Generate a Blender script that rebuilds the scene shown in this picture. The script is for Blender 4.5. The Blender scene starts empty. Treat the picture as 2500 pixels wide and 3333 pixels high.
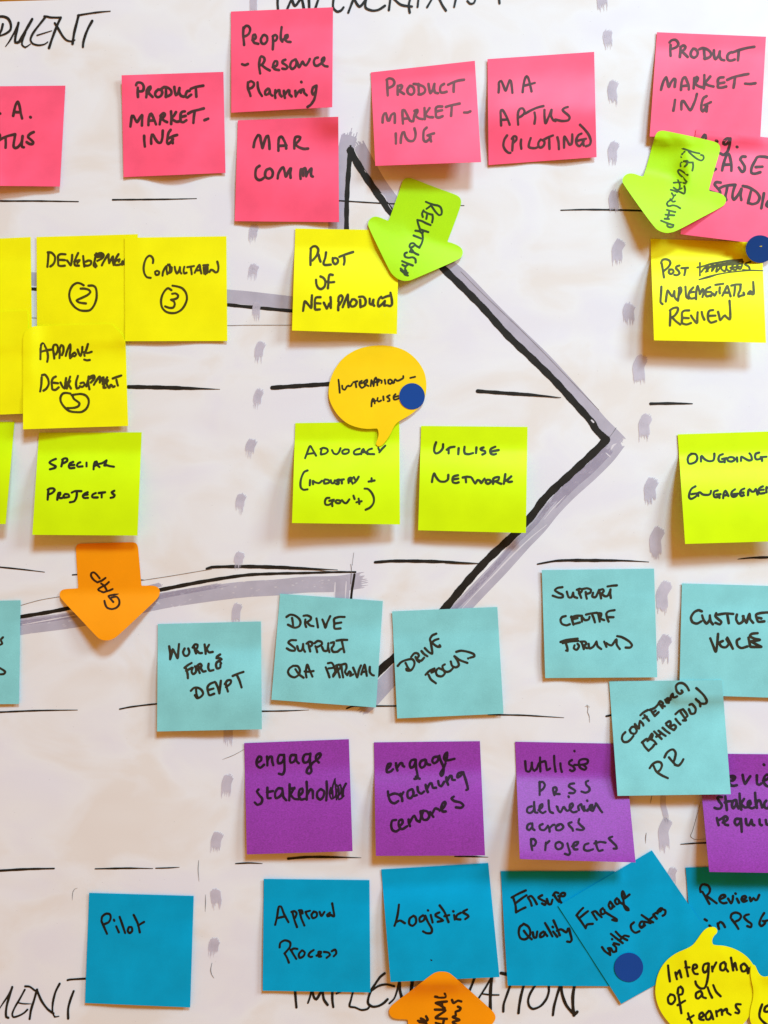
# Close-up of a workshop planning wall: a big hand-drawn paper sheet covered in
# coloured sticky notes, arrow-shaped notes, speech-bubble notes and dot stickers.
import bpy, bmesh, math, random
import numpy as np
from mathutils import Vector

random.seed(11)
sc = bpy.context.scene
COL = sc.collection

# ------------------------------------------------------------------ camera
S = 0.0002235            # metres on the wall per photograph pixel (76 mm notes)
D = 0.62                 # camera distance from the wall
cam = bpy.data.cameras.new('camera')
cam.sensor_fit = 'HORIZONTAL'
cam.sensor_width = 36.0
cam.lens = 36.0 * D / (2500 * S)
cam.clip_start = 0.02
cam.clip_end = 50.0
camo = bpy.data.objects.new('camera', cam)
camo.location = (0, -D, 0)
camo.rotation_euler = (math.radians(90), 0, 0)
COL.objects.link(camo)
sc.camera = camo

# ------------------------------------------------------------------ light
world = bpy.data.worlds.new('World')
sc.world = world
world.use_nodes = True
bg = world.node_tree.nodes['Background']
bg.inputs['Color'].default_value = (0.56, 0.235, 0.05, 1)   # warm room light from all round
bg.inputs['Strength'].default_value = 1.0


def area(name, loc, size, energy, color, target=(0, 0, 0)):
    l = bpy.data.lights.new(name, 'AREA')
    l.shape = 'RECTANGLE'
    l.size, l.size_y = size
    l.energy = energy
    l.color = color
    o = bpy.data.objects.new(name, l)
    o.location = loc
    d = Vector(target) - Vector(loc)
    o.rotation_euler = d.to_track_quat('-Z', 'Y').to_euler()
    COL.objects.link(o)
    return o


area('ceiling_lamp', (1.9, -4.5, 5.2), (1.7, 1.1), 445, (0.45, 0.80, 1.02))
area('second_lamp', (1.2, -0.85, 0.8), (0.45, 0.45), 17.5, (0.60, 0.84, 1.0), (0.3, 0, -0.2))

sc.view_settings.view_transform = 'Standard'
sc.view_settings.look = 'None'
sc.view_settings.gamma = 1.0
sc.view_settings.exposure = 0.07
sc.view_settings.use_curve_mapping = False

# ------------------------------------------------------------------ mapping
CX, CY = 1250.0, 1666.5


def w3(px, py, h):
    """photograph pixel on the wall -> world point lying h metres in front of the wall"""
    k = (D - h) / D
    return Vector(((px - CX) * S * k, -h, (CY - py) * S * k))


def P(s, t=None):
    """'x,y x,y; x,y ...' -> list of strokes (in photo pixels through tile t=(x0,y0,k))"""
    out = []
    for part in s.split(';'):
        pts = []
        for q in part.split():
            x, y = q.split(',')
            x, y = float(x), float(y)
            if t:
                x, y = x / t[2] + t[0], y / t[2] + t[1]
            pts.append((x, y))
        if pts:
            out.append(pts)
    return out


K4, K6, K8 = 4.1475, 2.765, 2.07375


# ------------------------------------------------------------------ materials
def mat_base(name):
    m = bpy.data.materials.new(name)
    m.use_nodes = True
    nt = m.node_tree
    b = nt.nodes['Principled BSDF']
    return m, nt, b


def paper_mat(name, col, speck=0.06, alpha=1.0, rough=0.44, fibre=2600.0, mott=0.05, tint=0.6, spec=0.55):
    m, nt, b = mat_base(name)
    N, L = nt.nodes, nt.links
    tc = N.new('ShaderNodeTexCoord')
    n1 = N.new('ShaderNodeTexNoise'); n1.inputs['Scale'].default_value = fibre
    n1.inputs['Detail'].default_value = 2.0
    mp = N.new('ShaderNodeMapping'); mp.inputs['Scale'].default_value = (0.6, 1.0, 1.0)
    L.new(tc.outputs['Object'], mp.inputs['Vector']); L.new(mp.outputs[0], n1.inputs['Vector'])
    n2 = N.new('ShaderNodeTexNoise'); n2.inputs['Scale'].default_value = 45.0
    n2.inputs['Detail'].default_value = 3.0
    L.new(tc.outputs['Object'], n2.inputs['Vector'])
    r1 = N.new('ShaderNodeMapRange'); r1.inputs[1].default_value = 0.3; r1.inputs[2].default_value = 0.7
    r1.inputs[3].default_value = 1 - speck; r1.inputs[4].default_value = 1 + speck
    L.new(n1.outputs['Fac'], r1.inputs[0])
    r2 = N.new('ShaderNodeMapRange'); r2.inputs[1].default_value = 0.3; r2.inputs[2].default_value = 0.7
    r2.inputs[3].default_value = 1 - mott; r2.inputs[4].default_value = 1 + mott * 0.5
    L.new(n2.outputs['Fac'], r2.inputs[0])
    mu = N.new('ShaderNodeMath'); mu.operation = 'MULTIPLY'
    L.new(r1.outputs[0], mu.inputs[0]); L.new(r2.outputs[0], mu.inputs[1])
    mx = N.new('ShaderNodeVectorMath'); mx.operation = 'SCALE'
    mx.inputs[0].default_value = col
    L.new(mu.outputs[0], mx.inputs['Scale'])
    L.new(mx.outputs[0], b.inputs['Base Color'])
    bp = N.new('ShaderNodeBump'); bp.inputs['Strength'].default_value = 0.12
    bp.inputs['Distance'].default_value = 0.0002
    L.new(n1.outputs['Fac'], bp.inputs['Height']); L.new(bp.outputs[0], b.inputs['Normal'])
    b.inputs['Roughness'].default_value = rough
    b.inputs['Specular IOR Level'].default_value = spec
    mxc = max(col)
    b.inputs['Specular Tint'].default_value = tuple(1 - tint + tint * c / mxc for c in col) + (1,)
    b.inputs['Alpha'].default_value = alpha
    return m


def ink_mat(name, col, rough=0.55, spec=0.25, var=0.35, alpha=1.0, scale=160.0):
    m, nt, b = mat_base(name)
    N, L = nt.nodes, nt.links
    tc = N.new('ShaderNodeTexCoord')
    n = N.new('ShaderNodeTexNoise'); n.inputs['Scale'].default_value = scale
    n.inputs['Detail'].default_value = 4.0
    L.new(tc.outputs['Object'], n.inputs['Vector'])
    r = N.new('ShaderNodeMapRange'); r.inputs[1].default_value = 0.3; r.inputs[2].default_value = 0.7
    r.inputs[3].default_value = 1 - var; r.inputs[4].default_value = 1 + var
    L.new(n.outputs['Fac'], r.inputs[0])
    mx = N.new('ShaderNodeVectorMath'); mx.operation = 'SCALE'
    mx.inputs[0].default_value = col
    L.new(r.outputs[0], mx.inputs['Scale']); L.new(mx.outputs[0], b.inputs['Base Color'])
    b.inputs['Roughness'].default_value = rough
    b.inputs['Specular IOR Level'].default_value = spec
    b.inputs['Alpha'].default_value = alpha
    return m


def sheet_mat():
    """big off-white paper: faint cream and lilac mottling, fine grain, tiny specks, soft undulation"""
    m, nt, b = mat_base('poster_paper')
    N, L = nt.nodes, nt.links
    tc = N.new('ShaderNodeTexCoord')
    mp = N.new('ShaderNodeMapping'); mp.inputs['Scale'].default_value = (1.0, 1.0, 1.5)
    L.new(tc.outputs['Object'], mp.inputs['Vector'])

    def noise(scale, detail=3.0, dist=0.0):
        n = N.new('ShaderNodeTexNoise'); n.inputs['Scale'].default_value = scale
        n.inputs['Detail'].default_value = detail; n.inputs['Distortion'].default_value = dist
        L.new(mp.outputs[0], n.inputs['Vector'])
        return n
    a = noise(13.0, 4.0, 0.6)
    ra = N.new('ShaderNodeValToRGB')
    e = ra.color_ramp.elements
    e[0].position = 0.36; e[0].color = (0.755, 0.715, 0.67, 1)
    e[1].position = 0.64; e[1].color = (0.755, 0.745, 0.785, 1)
    mid = ra.color_ramp.elements.new(0.5); mid.color = (0.785, 0.785, 0.785, 1)
    L.new(a.outputs['Fac'], ra.inputs[0])
    g = noise(2400.0, 2.0)
    rg = N.new('ShaderNodeMapRange'); rg.inputs[1].default_value = 0.3; rg.inputs[2].default_value = 0.7
    rg.inputs[3].default_value = 0.965; rg.inputs[4].default_value = 1.02
    L.new(g.outputs['Fac'], rg.inputs[0])
    sp = N.new('ShaderNodeTexVoronoi'); sp.inputs['Scale'].default_value = 95.0
    L.new(mp.outputs[0], sp.inputs['Vector'])
    rs = N.new('ShaderNodeMapRange'); rs.inputs[1].default_value = 0.02; rs.inputs[2].default_value = 0.05
    rs.inputs[3].default_value = 0.80; rs.inputs[4].default_value = 1.0
    L.new(sp.outputs['Distance'], rs.inputs[0])
    mu = N.new('ShaderNodeMath'); mu.operation = 'MULTIPLY'
    L.new(rg.outputs[0], mu.inputs[0]); L.new(rs.outputs[0], mu.inputs[1])
    mx = N.new('ShaderNodeVectorMath'); mx.operation = 'SCALE'
    L.new(ra.outputs[0], mx.inputs[0]); L.new(mu.outputs[0], mx.inputs['Scale'])
    L.new(mx.outputs[0], b.inputs['Base Color'])
    w = noise(9.0, 2.0, 0.3)
    b1 = N.new('ShaderNodeBump'); b1.inputs['Strength'].default_value = 0.3; b1.inputs['Distance'].default_value = 0.006
    L.new(w.outputs['Fac'], b1.inputs['Height'])
    b2 = N.new('ShaderNodeBump'); b2.inputs['Strength'].default_value = 0.10; b2.inputs['Distance'].default_value = 0.0002
    L.new(g.outputs['Fac'], b2.inputs['Height']); L.new(b1.outputs[0], b2.inputs['Normal'])
    L.new(b2.outputs[0], b.inputs['Normal'])
    b.inputs['Roughness'].default_value = 0.6
    b.inputs['Specular IOR Level'].default_value = 0.3
    return m


M = {
    'pink': paper_mat('pink_paper', (1.0, 0.105, 0.205), 0.03, tint=0.55, spec=0.45, mott=0.10),
    'yellow': paper_mat('yellow_paper', (0.96, 0.94, 0.004), 0.02, alpha=0.94, tint=0.85),
    'lime': paper_mat('lime_paper', (0.64, 0.90, 0.003), 0.02, tint=0.85),
    'green': paper_mat('green_paper', (0.43, 0.79, 0.002), 0.05, tint=0.8),
    'orange': paper_mat('orange_paper', (0.98, 0.33, 0.002), 0.02, alpha=0.95),
    'amber': paper_mat('amber_paper', (0.97, 0.66, 0.002), 0.015),
    'teal': paper_mat('teal_paper', (0.235, 0.625, 0.635), 0.07, mott=0.10),
    'purple': paper_mat('purple_paper', (0.275, 0.028, 0.38), 0.22, fibre=1500.0, tint=0.1, spec=0.9),
    'blue': paper_mat('blue_paper', (0.0005, 0.345, 0.59), 0.05, tint=0.9, mott=0.09),
    'dot': paper_mat('blue_sticker', (0.001, 0.052, 0.27), 0.02, rough=0.45),
}
INK = {
    'pink': ink_mat('ink_on_pink', (0.060, 0.020, 0.018)),
    'yellow': ink_mat('ink_on_yellow', (0.058, 0.046, 0.003)),
    'lime': ink_mat('ink_on_lime', (0.028, 0.034, 0.003)),
    'green': ink_mat('ink_on_green', (0.024, 0.050, 0.004)),
    'orange': ink_mat('ink_on_orange', (0.036, 0.012, 0.002)),
    'amber': ink_mat('ink_on_amber', (0.030, 0.020, 0.002)),
    'teal': ink_mat('ink_on_teal', (0.026, 0.022, 0.011)),
    'purple': ink_mat('ink_on_purple', (0.018, 0.005, 0.018)),
    'blue': ink_mat('ink_on_blue', (0.004, 0.007, 0.006)),
}
BLACK = ink_mat('black_marker', (0.012, 0.010, 0.007), var=0.4, scale=120.0)
GREY = ink_mat('grey_marker', (0.50, 0.465, 0.54), rough=0.8, var=0.08, alpha=0.80, scale=70.0)
GREYL = ink_mat('grey_marker_dry', (0.585, 0.54, 0.615), rough=0.8, var=0.10, alpha=0.78, scale=90.0)
GREYD = ink_mat('grey_marker_dense', (0.40, 0.35, 0.45), rough=0.8, var=0.12, alpha=0.5, scale=90.0)
PENCIL = ink_mat('fine_pen', (0.16, 0.14, 0.13), var=0.4)
CREASE = ink_mat('bare_paper_streak', (0.80, 0.76, 0.79), rough=0.8, var=0.04, alpha=0.8)
SMUDGE = ink_mat('smudge', (0.60, 0.55, 0.50), rough=0.9, var=0.2, alpha=0.55)


# ------------------------------------------------------------------ object helpers
def link(name, me, mat, parent=None, loc=None):
    o = bpy.data.objects.new(name, me)
    if mat:
        me.materials.append(mat)
    if parent:
        o.parent = parent
    if loc:
        o.location = loc
    COL.objects.link(o)
    return o


def catmull(pts, step=2.6, closed=False):
    n = len(pts)
    if n == 1:
        x, y = pts[0]
        return [(x - .5, y), (x + .5, y)]
    out = []
    rng = range(n if closed else n - 1)
    for i in rng:
        p1, p2 = pts[i], pts[(i + 1) % n]
        if closed:
            p0, p3 = pts[i - 1], pts[(i + 2) % n]
        else:
            p0 = pts[i - 1] if i else (2 * p1[0] - p2[0], 2 * p1[1] - p2[1])
            p3 = pts[i + 2] if i + 2 < n else (2 * p2[0] - p1[0], 2 * p2[1] - p1[1])
        d = math.dist(p1, p2)
        # centripetal-ish tangents keep short segments from overshooting
        d0 = max(math.dist(p0, p1), 1e-6); d3 = max(math.dist(p2, p3), 1e-6); d = max(d, 1e-6)
        k0 = d / (d0 + d); k3 = d / (d + d3)
        m1 = ((p2[0] - p0[0]) * k0 * .9, (p2[1] - p0[1]) * k0 * .9)
        m2 = ((p3[0] - p1[0]) * k3 * .9, (p3[1] - p1[1]) * k3 * .9)
        ns = max(1, int(d / step))
        for j in range(ns):
            t = j / ns
            a = 2 * t**3 - 3 * t**2 + 1; b = t**3 - 2 * t**2 + t
            c = -2 * t**3 + 3 * t**2; e = t**3 - t**2
            out.append((a * p1[0] + b * m1[0] + c * p2[0] + e * m2[0],
                        a * p1[1] + b * m1[1] + c * p2[1] + e * m2[1]))
    if not closed:
        out.append(pts[-1])
    return out


class Ink:
    """collects flat pen strokes lying on a surface zf(px,py)->height"""
    def __init__(self, zf, eps=0.00009):
        self.v, self.f, self.zf, self.e = [], [], zf, eps

    def pt(self, x, y):
        self.v.append((x, y, self.zf(x, y) + self.e))
        return len(self.v) - 1

    def stroke(self, pts, w, taper=(1, 1), square=False, jitter=0.035, step=2.6):
        c = catmull(pts, step)
        n = len(c)
        self.e += 1.2e-6
        L = [0.0]
        for i in range(1, n):
            L.append(L[-1] + math.dist(c[i - 1], c[i]))
        tot = max(L[-1], 1e-6)
        ph = random.random() * 20
        rows = []
        for i, (x, y) in enumerate(c):
            a = c[max(i - 1, 0)]; b = c[min(i + 1, n - 1)]
            tx, ty = b[0] - a[0], b[1] - a[1]
            l = math.hypot(tx, ty) or 1
            tx, ty = tx / l, ty / l
            t = L[i] / tot
            hw = w / 2
            if taper[0] < 1:
                hw *= taper[0] + (1 - taper[0]) * min(1, t / .35)
            if taper[1] < 1:
                hw *= taper[1] + (1 - taper[1]) * min(1, (1 - t) / .45)
            hw *= 1 + 0.07 * math.sin(L[i] * 0.11 + ph)
            j1 = 1 + random.uniform(-jitter, jitter); j2 = 1 + random.uniform(-jitter, jitter)
            rows.append((self.pt(x - ty * hw * j1, y + tx * hw * j1), self.pt(x + ty * hw * j2, y - tx * hw * j2), hw))
        for i in range(n - 1):
            a, b = rows[i], rows[i + 1]
            self.f.append((a[0], b[0], b[1], a[1]))
        if not square:
            self.disc(c[0], rows[0][2]); self.disc(c[-1], rows[-1][2])
        # round joins at sharp turns
        for i in range(1, len(pts) - 1):
            a, b, d = pts[i - 1], pts[i], pts[i + 1]
            v1 = (b[0] - a[0], b[1] - a[1]); v2 = (d[0] - b[0], d[1] - b[1])
            l1 = math.hypot(*v1) or 1; l2 = math.hypot(*v2) or 1
            if (v1[0] * v2[0] + v1[1] * v2[1]) / l1 / l2 < 0.75:
                self.disc(b, w / 2 * .98)

    def disc(self, p, r, n=12):
        self.e += 1.0e-6
        ids = [self.pt(p[0] + r * math.cos(-2 * math.pi * i / n), p[1] + r * math.sin(-2 * math.pi * i / n)) for i in range(n)]
        self.f.append(tuple(ids))

    def poly(self, pts):
        self.e += 1.2e-6
        ids = [self.pt(*p) for p in pts]
        self.f.append(tuple(ids))

    def build(self, name, mat, parent, org):
        me = bpy.data.meshes.new(name)
        me.from_pydata([tuple(w3(x, y, z) - org) for x, y, z in self.v], [], self.f)
        me.update()
        # make every face look at the viewer
        bm = bmesh.new(); bm.from_mesh(me)
        for f in bm.faces:
            f.normal_update()
            if f.normal.y > 0:
                f.normal_flip()
        bm.to_mesh(me); bm.free()
        return link(name, me, mat, parent)


def chaikin(pts, it=2):
    for _ in range(it):
        out = []
        n = len(pts)
        for i in range(n):
            a, b = pts[i], pts[(i + 1) % n]
            out.append((a[0] * .75 + b[0] * .25, a[1] * .75 + b[1] * .25))
            out.append((a[0] * .25 + b[0] * .75, a[1] * .25 + b[1] * .75))
        pts = out
    return pts


def inside(p, poly):
    x, y = p
    r = False
    n = len(poly)
    for i in range(n):
        x1, y1 = poly[i]; x2, y2 = poly[i - 1]
        if (y1 > y) != (y2 > y) and x < (x2 - x1) * (y - y1) / (y2 - y1) + x1:
            r = not r
    return r


STACK = []          # everything already stuck on the wall, bottom to top
G = 26              # grid cells per note


class Surf:
    def __init__(self, quad, poly=None):
        self.q = [tuple(map(float, c)) for c in quad]
        self.poly = poly or self.q
        xs = [p[0] for p in self.poly]; ys = [p[1] for p in self.poly]
        self.bb = (min(xs), max(xs), min(ys), max(ys))
        self.Z = np.zeros((G + 1, G + 1))

    def at(self, u, v):
        (ax, ay), (bx, by), (cx, cy), (dx, dy) = self.q
        return (ax * (1 - u) * (1 - v) + bx * u * (1 - v) + cx * u * v + dx * (1 - u) * v,
                ay * (1 - u) * (1 - v) + by * u * (1 - v) + cy * u * v + dy * (1 - u) * v)

    def uv(self, x, y):
        u = v = .5
        (ax, ay), (bx, by), (cx, cy), (dx, dy) = self.q
        for _ in range(8):
            px, py = self.at(u, v)
            ux = (bx - ax) * (1 - v) + (cx - dx) * v; uy = (by - ay) * (1 - v) + (cy - dy) * v
            vx = (dx - ax) * (1 - u) + (cx - bx) * u; vy = (dy - ay) * (1 - u) + (cy - by) * u
            det = ux * vy - uy * vx
            ex, ey = x - px, y - py
            u += (ex * vy - ey * vx) / det
            v += (ux * ey - uy * ex) / det
        return u, v

    def z(self, x, y):
        u, v = self.uv(x, y)
        a = min(max(u, 0), 1) * G; b = min(max(v, 0), 1) * G
        i = min(int(a), G - 1); j = min(int(b), G - 1)
        a -= i; b -= j
        Z = self.Z
        return (Z[j, i] * (1 - a) + Z[j, i + 1] * a) * (1 - b) + (Z[j + 1, i] * (1 - a) + Z[j + 1, i + 1] * a) * b

    def has(self, x, y, m=3):
        return (self.bb[0] - m < x < self.bb[1] + m and self.bb[2] - m < y < self.bb[3] + m
                and inside((x, y), self.poly))


def blur(a):
    p = np.pad(a, 1, mode='edge')
    return (p[1:-1, 1:-1] * 2 + p[:-2, 1:-1] + p[2:, 1:-1] + p[1:-1, :-2] + p[1:-1, 2:]) / 6


def drape(s, base=0.0005, gap=0.0007):
    """rest the sheet on whatever it overlaps"""
    need = np.zeros((G + 1, G + 1))
    for j in range(G + 1):
        for i in range(G + 1):
            x, y = s.at(i / G, j / G)
            m = 0
            for o in STACK:
                if o.has(x, y):
                    m = max(m, o.z(x, y) + gap)
            need[j, i] = m
    # clear the edges of what lies below as well
    pd = np.pad(need, 1, mode='edge')
    need = np.max([pd[a:a + G + 1, b:b + G + 1] for a in range(3) for b in range(3)], axis=0)
    s.Z += base
    e0 = np.maximum(0, need - s.Z)
    e = e0.copy()
    for _ in range(14):
        e = np.maximum(e0, blur(e) * 0.985)
    s.Z += e
    STACK.append(s)


def quad_mesh(s, org, name):
    me = bpy.data.meshes.new(name)
    vs, fs = [], []
    for j in range(G + 1):
        for i in range(G + 1):
            x, y = s.at(i / G, j / G)
            vs.append(tuple(w3(x, y, s.Z[j, i]) - org))
    for j in range(G):
        for i in range(G):
            a = j * (G + 1) + i
            fs.append((a, a + G + 1, a + G + 2, a + 1))
    me.from_pydata(vs, [], fs)
    me.update()
    return me


def poly_mesh(s, org, name, cell=14.0):
    bm = bmesh.new()
    vs = [bm.verts.new((x, y, 0)) for x, y in s.poly]
    bm.faces.new(vs)
    x0, x1, y0, y1 = s.bb
    for ax, lo, hi in ((0, x0, x1), (1, y0, y1)):
        t = lo + cell * .37
        while t < hi:
            co = [0, 0, 0]; no = [0, 0, 0]
            co[ax] = t; no[ax] = 1
            bmesh.ops.bisect_plane(bm, geom=bm.verts[:] + bm.edges[:] + bm.faces[:], dist=1e-4, plane_co=co, plane_no=no)
            t += cell
    bmesh.ops.triangulate(bm, faces=bm.faces[:])
    for v in bm.verts:
        x, y = v.co.x, v.co.y
        v.co = w3(x, y, s.z(x, y)) - org
    for f in bm.faces:
        f.normal_update()
        if f.normal.y > 0:
            f.normal_flip()
    me = bpy.data.meshes.new(name)
    bm.to_mesh(me); bm.free()
    return me


def finish_sheet(o, thick=0.00016):
    for p in o.data.polygons:
        p.use_smooth = True
    cnt = {}
    for p in o.data.polygons:
        for k in p.edge_keys:
            cnt[k] = cnt.get(k, 0) + 1
    for e in o.data.edges:
        if cnt.get(e.key, 0) == 1:
            e.use_edge_sharp = True          # crisp cut paper edge
    md = o.modifiers.new('thickness', 'SOLIDIFY')
    md.thickness = thick
    md.offset = -1


PBEND = {1.5: 2.8, 1.4: 2.2, 1.6: 2.9, 1.7: 3.0, 1.8: 3.3, 1.9: 3.4, 2.0: 3.8}      # how early the paper bends off the wall


def sticky(label, kind, group, tile, corners, words, lift=(2, 2), v0=0.18, p=1.5, wav=0.35,
           poly=None, name='sticky_note', cat='sticky note', extra=None, w=36, ink=None, seed=None, word='handwritten_word'):
    """one paper note with its handwriting; lift = how far the bottom corners stand off the wall (mm)"""
    quad = P(corners, tile)[0]
    outline = None
    if poly:
        outline = chaikin(P(poly, tile)[0], 2)
    s = Surf(quad, outline)
    p = PBEND.get(p, p) if not poly else p
    wav = wav * 2.3
    rnd = random.Random(seed if seed is not None else label)
    ph = [rnd.uniform(0, 6.28) for _ in range(6)]
    fr = [rnd.uniform(.7, 1.5) for _ in range(4)]
    for j in range(G + 1):
        for i in range(G + 1):
            u, v = i / G, j / G
            t = max(0, (v - v0) / (1 - v0))
            lf = (lift[0] * (1 - u) + lift[1] * u) * 1.15
            z = lf * (1 - (1 - t) ** p)
            z += wav * (0.45 + .55 * t) * (math.sin(6.3 * fr[0] * u + 2.5 * v + ph[0]) * .5 + math.sin(5.2 * fr[1] * v - 2.2 * u + ph[1]) * .6
                                           + .3 * math.sin(11 * fr[2] * u + 9 * v + ph[2])) + wav * .8
            if extra:
                z += extra(u, v)
            s.Z[j, i] = max(0, z) * 0.001
    s.Z = blur(s.Z)
    drape(s)
    c = s.at(.5, .5)
    org = w3(c[0], c[1], s.z(*c))
    me = poly_mesh(s, org, name) if poly else quad_mesh(s, org, name)
    o = link(name, me, M[kind], None, org)
    finish_sheet(o)
    o['label'] = label
    o['category'] = cat
    if group:
        o['group'] = group
    thin = {'yellow': .96, 'amber': .86, 'teal': .97}.get(kind, 1.0)
    for wd in words:
        if isinstance(wd, tuple):
            nm, ww, data = wd if len(wd) == 3 else (word, wd[0], wd[1])
        else:
            nm, ww, data = word, w, wd
        ik = Ink(s.z)
        for st in P(data, tile):
            ik.stroke(st, ww * thin / tile[2])
        ik.build(nm, ink or INK[kind], o, org)
    return o, s


def axis_quad(p0, p1, hw):
    """frame running from p0 (glued end) to p1 (loose tip), as a corner string"""
    dx, dy = p1[0] - p0[0], p1[1] - p0[1]
    l = math.hypot(dx, dy)
    px, py = dy / l * hw, -dx / l * hw       # to the right of the viewer when the arrow points down
    c = [(p0[0] - px, p0[1] - py), (p0[0] + px, p0[1] + py), (p1[0] + px, p1[1] + py), (p1[0] - px, p1[1] - py)]
    return ' '.join('%f,%f' % q for q in c)


def dot_sticker(label, cx, cy, r, ry=None):
    ry = ry or r
    quad = [(cx - r, cy - ry), (cx + r, cy - ry), (cx + r, cy + ry), (cx - r, cy + ry)]
    poly = [(cx + r * math.cos(a), cy + ry * math.sin(a)) for a in np.linspace(0, 2 * math.pi, 56, endpoint=False)]
    s = Surf(quad, poly)
    drape(s, 0.0003, 0.0003)
    j, i = np.mgrid[0:G + 1, 0:G + 1]                  # a stiff little disc: flat, tilted to clear what it sits on
    A = np.stack([i.ravel(), j.ravel(), np.ones(i.size)], 1)
    fit = (A @ np.linalg.lstsq(A, s.Z.ravel(), rcond=None)[0]).reshape(s.Z.shape)
    rr = np.hypot(i - G / 2, j - G / 2) <= G / 2
    s.Z = fit + max(0, (s.Z - fit)[rr].max()) * .75
    org = w3(cx, cy, s.z(cx, cy))
    o = link('dot_sticker', poly_mesh(s, org, 'dot_sticker', 9.0), M['dot'], None, org)
    finish_sheet(o, 0.00012)
    o['label'] = label; o['category'] = 'dot sticker'; o['group'] = 'round blue dot stickers'
    return o


# ------------------------------------------------------------------ wall and big paper sheet
me = bpy.data.meshes.new('wall')
me.from_pydata([(-1.6, 0.004, -1.4), (1.6, 0.004, -1.4), (1.6, 0.004, 1.5), (-1.6, 0.004, 1.5)], [], [(0, 1, 2, 3)])
wall = link('wall', me, paper_mat('ochre_wall', (0.50, 0.17, 0.006), 0.1, fibre=300.0))
wall['kind'] = 'structure'

sheet_pts = [(-1700, 56), (-700, 26), (-200, 11), (170, 0.0), (700, -16), (1300, -34), (2000, -55), (3200, -90), (3230, 3800), (-1740, 3870)]
org0 = w3(CX, CY, 0)
me = bpy.data.meshes.new('poster_sheet')
me.from_pydata([tuple(w3(x, y, 0)) for x, y in sheet_pts], [], [tuple(range(len(sheet_pts)))[::-1]])
sheet = link('poster_sheet', me, sheet_mat())
md = sheet.modifiers.new('thickness', 'SOLIDIFY'); md.thickness = 0.0003; md.offset = -1
sheet['label'] = 'large off-white paper sheet with black marker arrow, grey dashes and dividing lines behind all notes'
sheet['category'] = 'paper sheet'
flat = lambda x, y: 0.0
EPS = [0.00004]


def mark(name, mat, items, tile=None, square=False):
    """pen marks drawn on the sheet; items = [(width, strokes[, taper])]"""
    ik = Ink(flat, EPS[0])
    for it in items:
        tp = it[2] if len(it) > 2 else (1, 1)
        for st in P(it[1], tile):
            k = tile[2] if tile else 1
            ik.stroke(st, it[0] / k, tp, square, step=4.0)
    EPS[0] = min(ik.e + 2e-6, 0.00030)
    return ik.build(name, mat, sheet, Vector((0, 0, 0)))


def brush(name, mat, pts, w, jag0=10, jag1=26, n=9, gaps=0.0):
    """broad chisel-marker swipe made of parallel bristle tracks with ragged ends"""
    ik = Ink(flat, EPS[0])
    c = catmull(pts, 5.0)
    L = [0.0]
    for i in range(1, len(c)):
        L.append(L[-1] + math.dist(c[i - 1], c[i]))
    tot = L[-1]

    def at(d):
        d = min(max(d, -60), tot + 60)
        if d <= 0:
            a, b = c[0], c[1]; i = 0
        elif d >= tot:
            a, b = c[-2], c[-1]; i = len(c) - 2
        else:
            i = 0
            while L[i + 1] < d:
                i += 1
            a, b = c[i], c[i + 1]
        l = max(L[i + 1] - L[i], 1e-6)
        t = (d - L[i]) / l
        ux, uy = (b[0] - a[0]) / l, (b[1] - a[1]) / l
        # smooth the direction
        i0, i1 = max(i - 2, 0), min(i + 3, len(c) - 1)
        sx, sy = c[i1][0] - c[i0][0], c[i1][1] - c[i0][1]
        sl = math.hypot(sx, sy) or 1
        return a[0] + ux * l * t, a[1] + uy * l * t, sx / sl, sy / sl
    m = max(4, int(round(n * 1.8)))
    bw = w / m
    ns = max(4, int(tot / 7))
    for b in range(m):
        off = (b + .5) * bw - w / 2
        e = abs(2 * (b + .5) / m - 1)
        d0 = e ** 3 * w * .22 - (random.random() ** 2) * jag0
        d1 = tot - e ** 3 * w * .1 + (random.random() ** 1.6 - .15) * jag1
        rows = []
        for k in range(ns + 1):
            d = d0 + (d1 - d0) * k / ns
            x, y, tx, ty = at(d)
            hw = bw * .5
            if k == ns and jag1 > 4:
                hw *= .25
            if gaps and random.random() < gaps:
                hw *= random.uniform(.3, .9)
            rows.append((ik.pt(x - ty * (off - hw), y + tx * (off - hw)), ik.pt(x - ty * (off + hw), y + tx * (off + hw))))
        for k in range(ns):
            ik.f.append((rows[k][0], rows[k + 1][0], rows[k + 1][1], rows[k][1]))
    EPS[0] = min(EPS[0] + 3e-6, 0.00030)
    return ik.build(name, mat, sheet, Vector((0, 0, 0)))

# ------------------------------------------------------------------ marks drawn on the big sheet
# grey shading of the big arrow (below the black outline)
brush('arrow_shading', GREY, [(1138, 440), (1128, 480), (1112, 560), (1099, 650), (1093, 770)], 52, 26, 0, 10)
brush('arrow_shading', GREY, [(1168, 472), (1198, 528), (1233, 590), (1272, 645), (1330, 720), (1430, 835), (1504, 900), (1598, 998), (1681, 1080), (1771, 1167), (1844, 1246), (1916, 1326), (1956, 1373), (2003, 1420), (2022, 1440)], 40, 14, 8, 9)
brush('arrow_shading', GREY, [(2012, 1436), (1976, 1483), (1921, 1538), (1851, 1601), (1798, 1656), (1753, 1712), (1702, 1765), (1633, 1842), (1566, 1912), (1504, 1977), (1420, 2062), (1330, 2150), (1265, 2215), (1205, 2280), (1172, 2308)], 54, 16, 16, 11)
brush('arrow_shading', GREYD, [(1978, 1466), (1921, 1525), (1860, 1578), (1810, 1630)], 34, 14, 40, 7, .1)
brush('arrow_shading', GREYD, [(1790, 1640), (1745, 1700), (1690, 1755), (1610, 1845), (1540, 1922), (1470, 1990)], 15, 30, 40, 4, .25)
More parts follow.
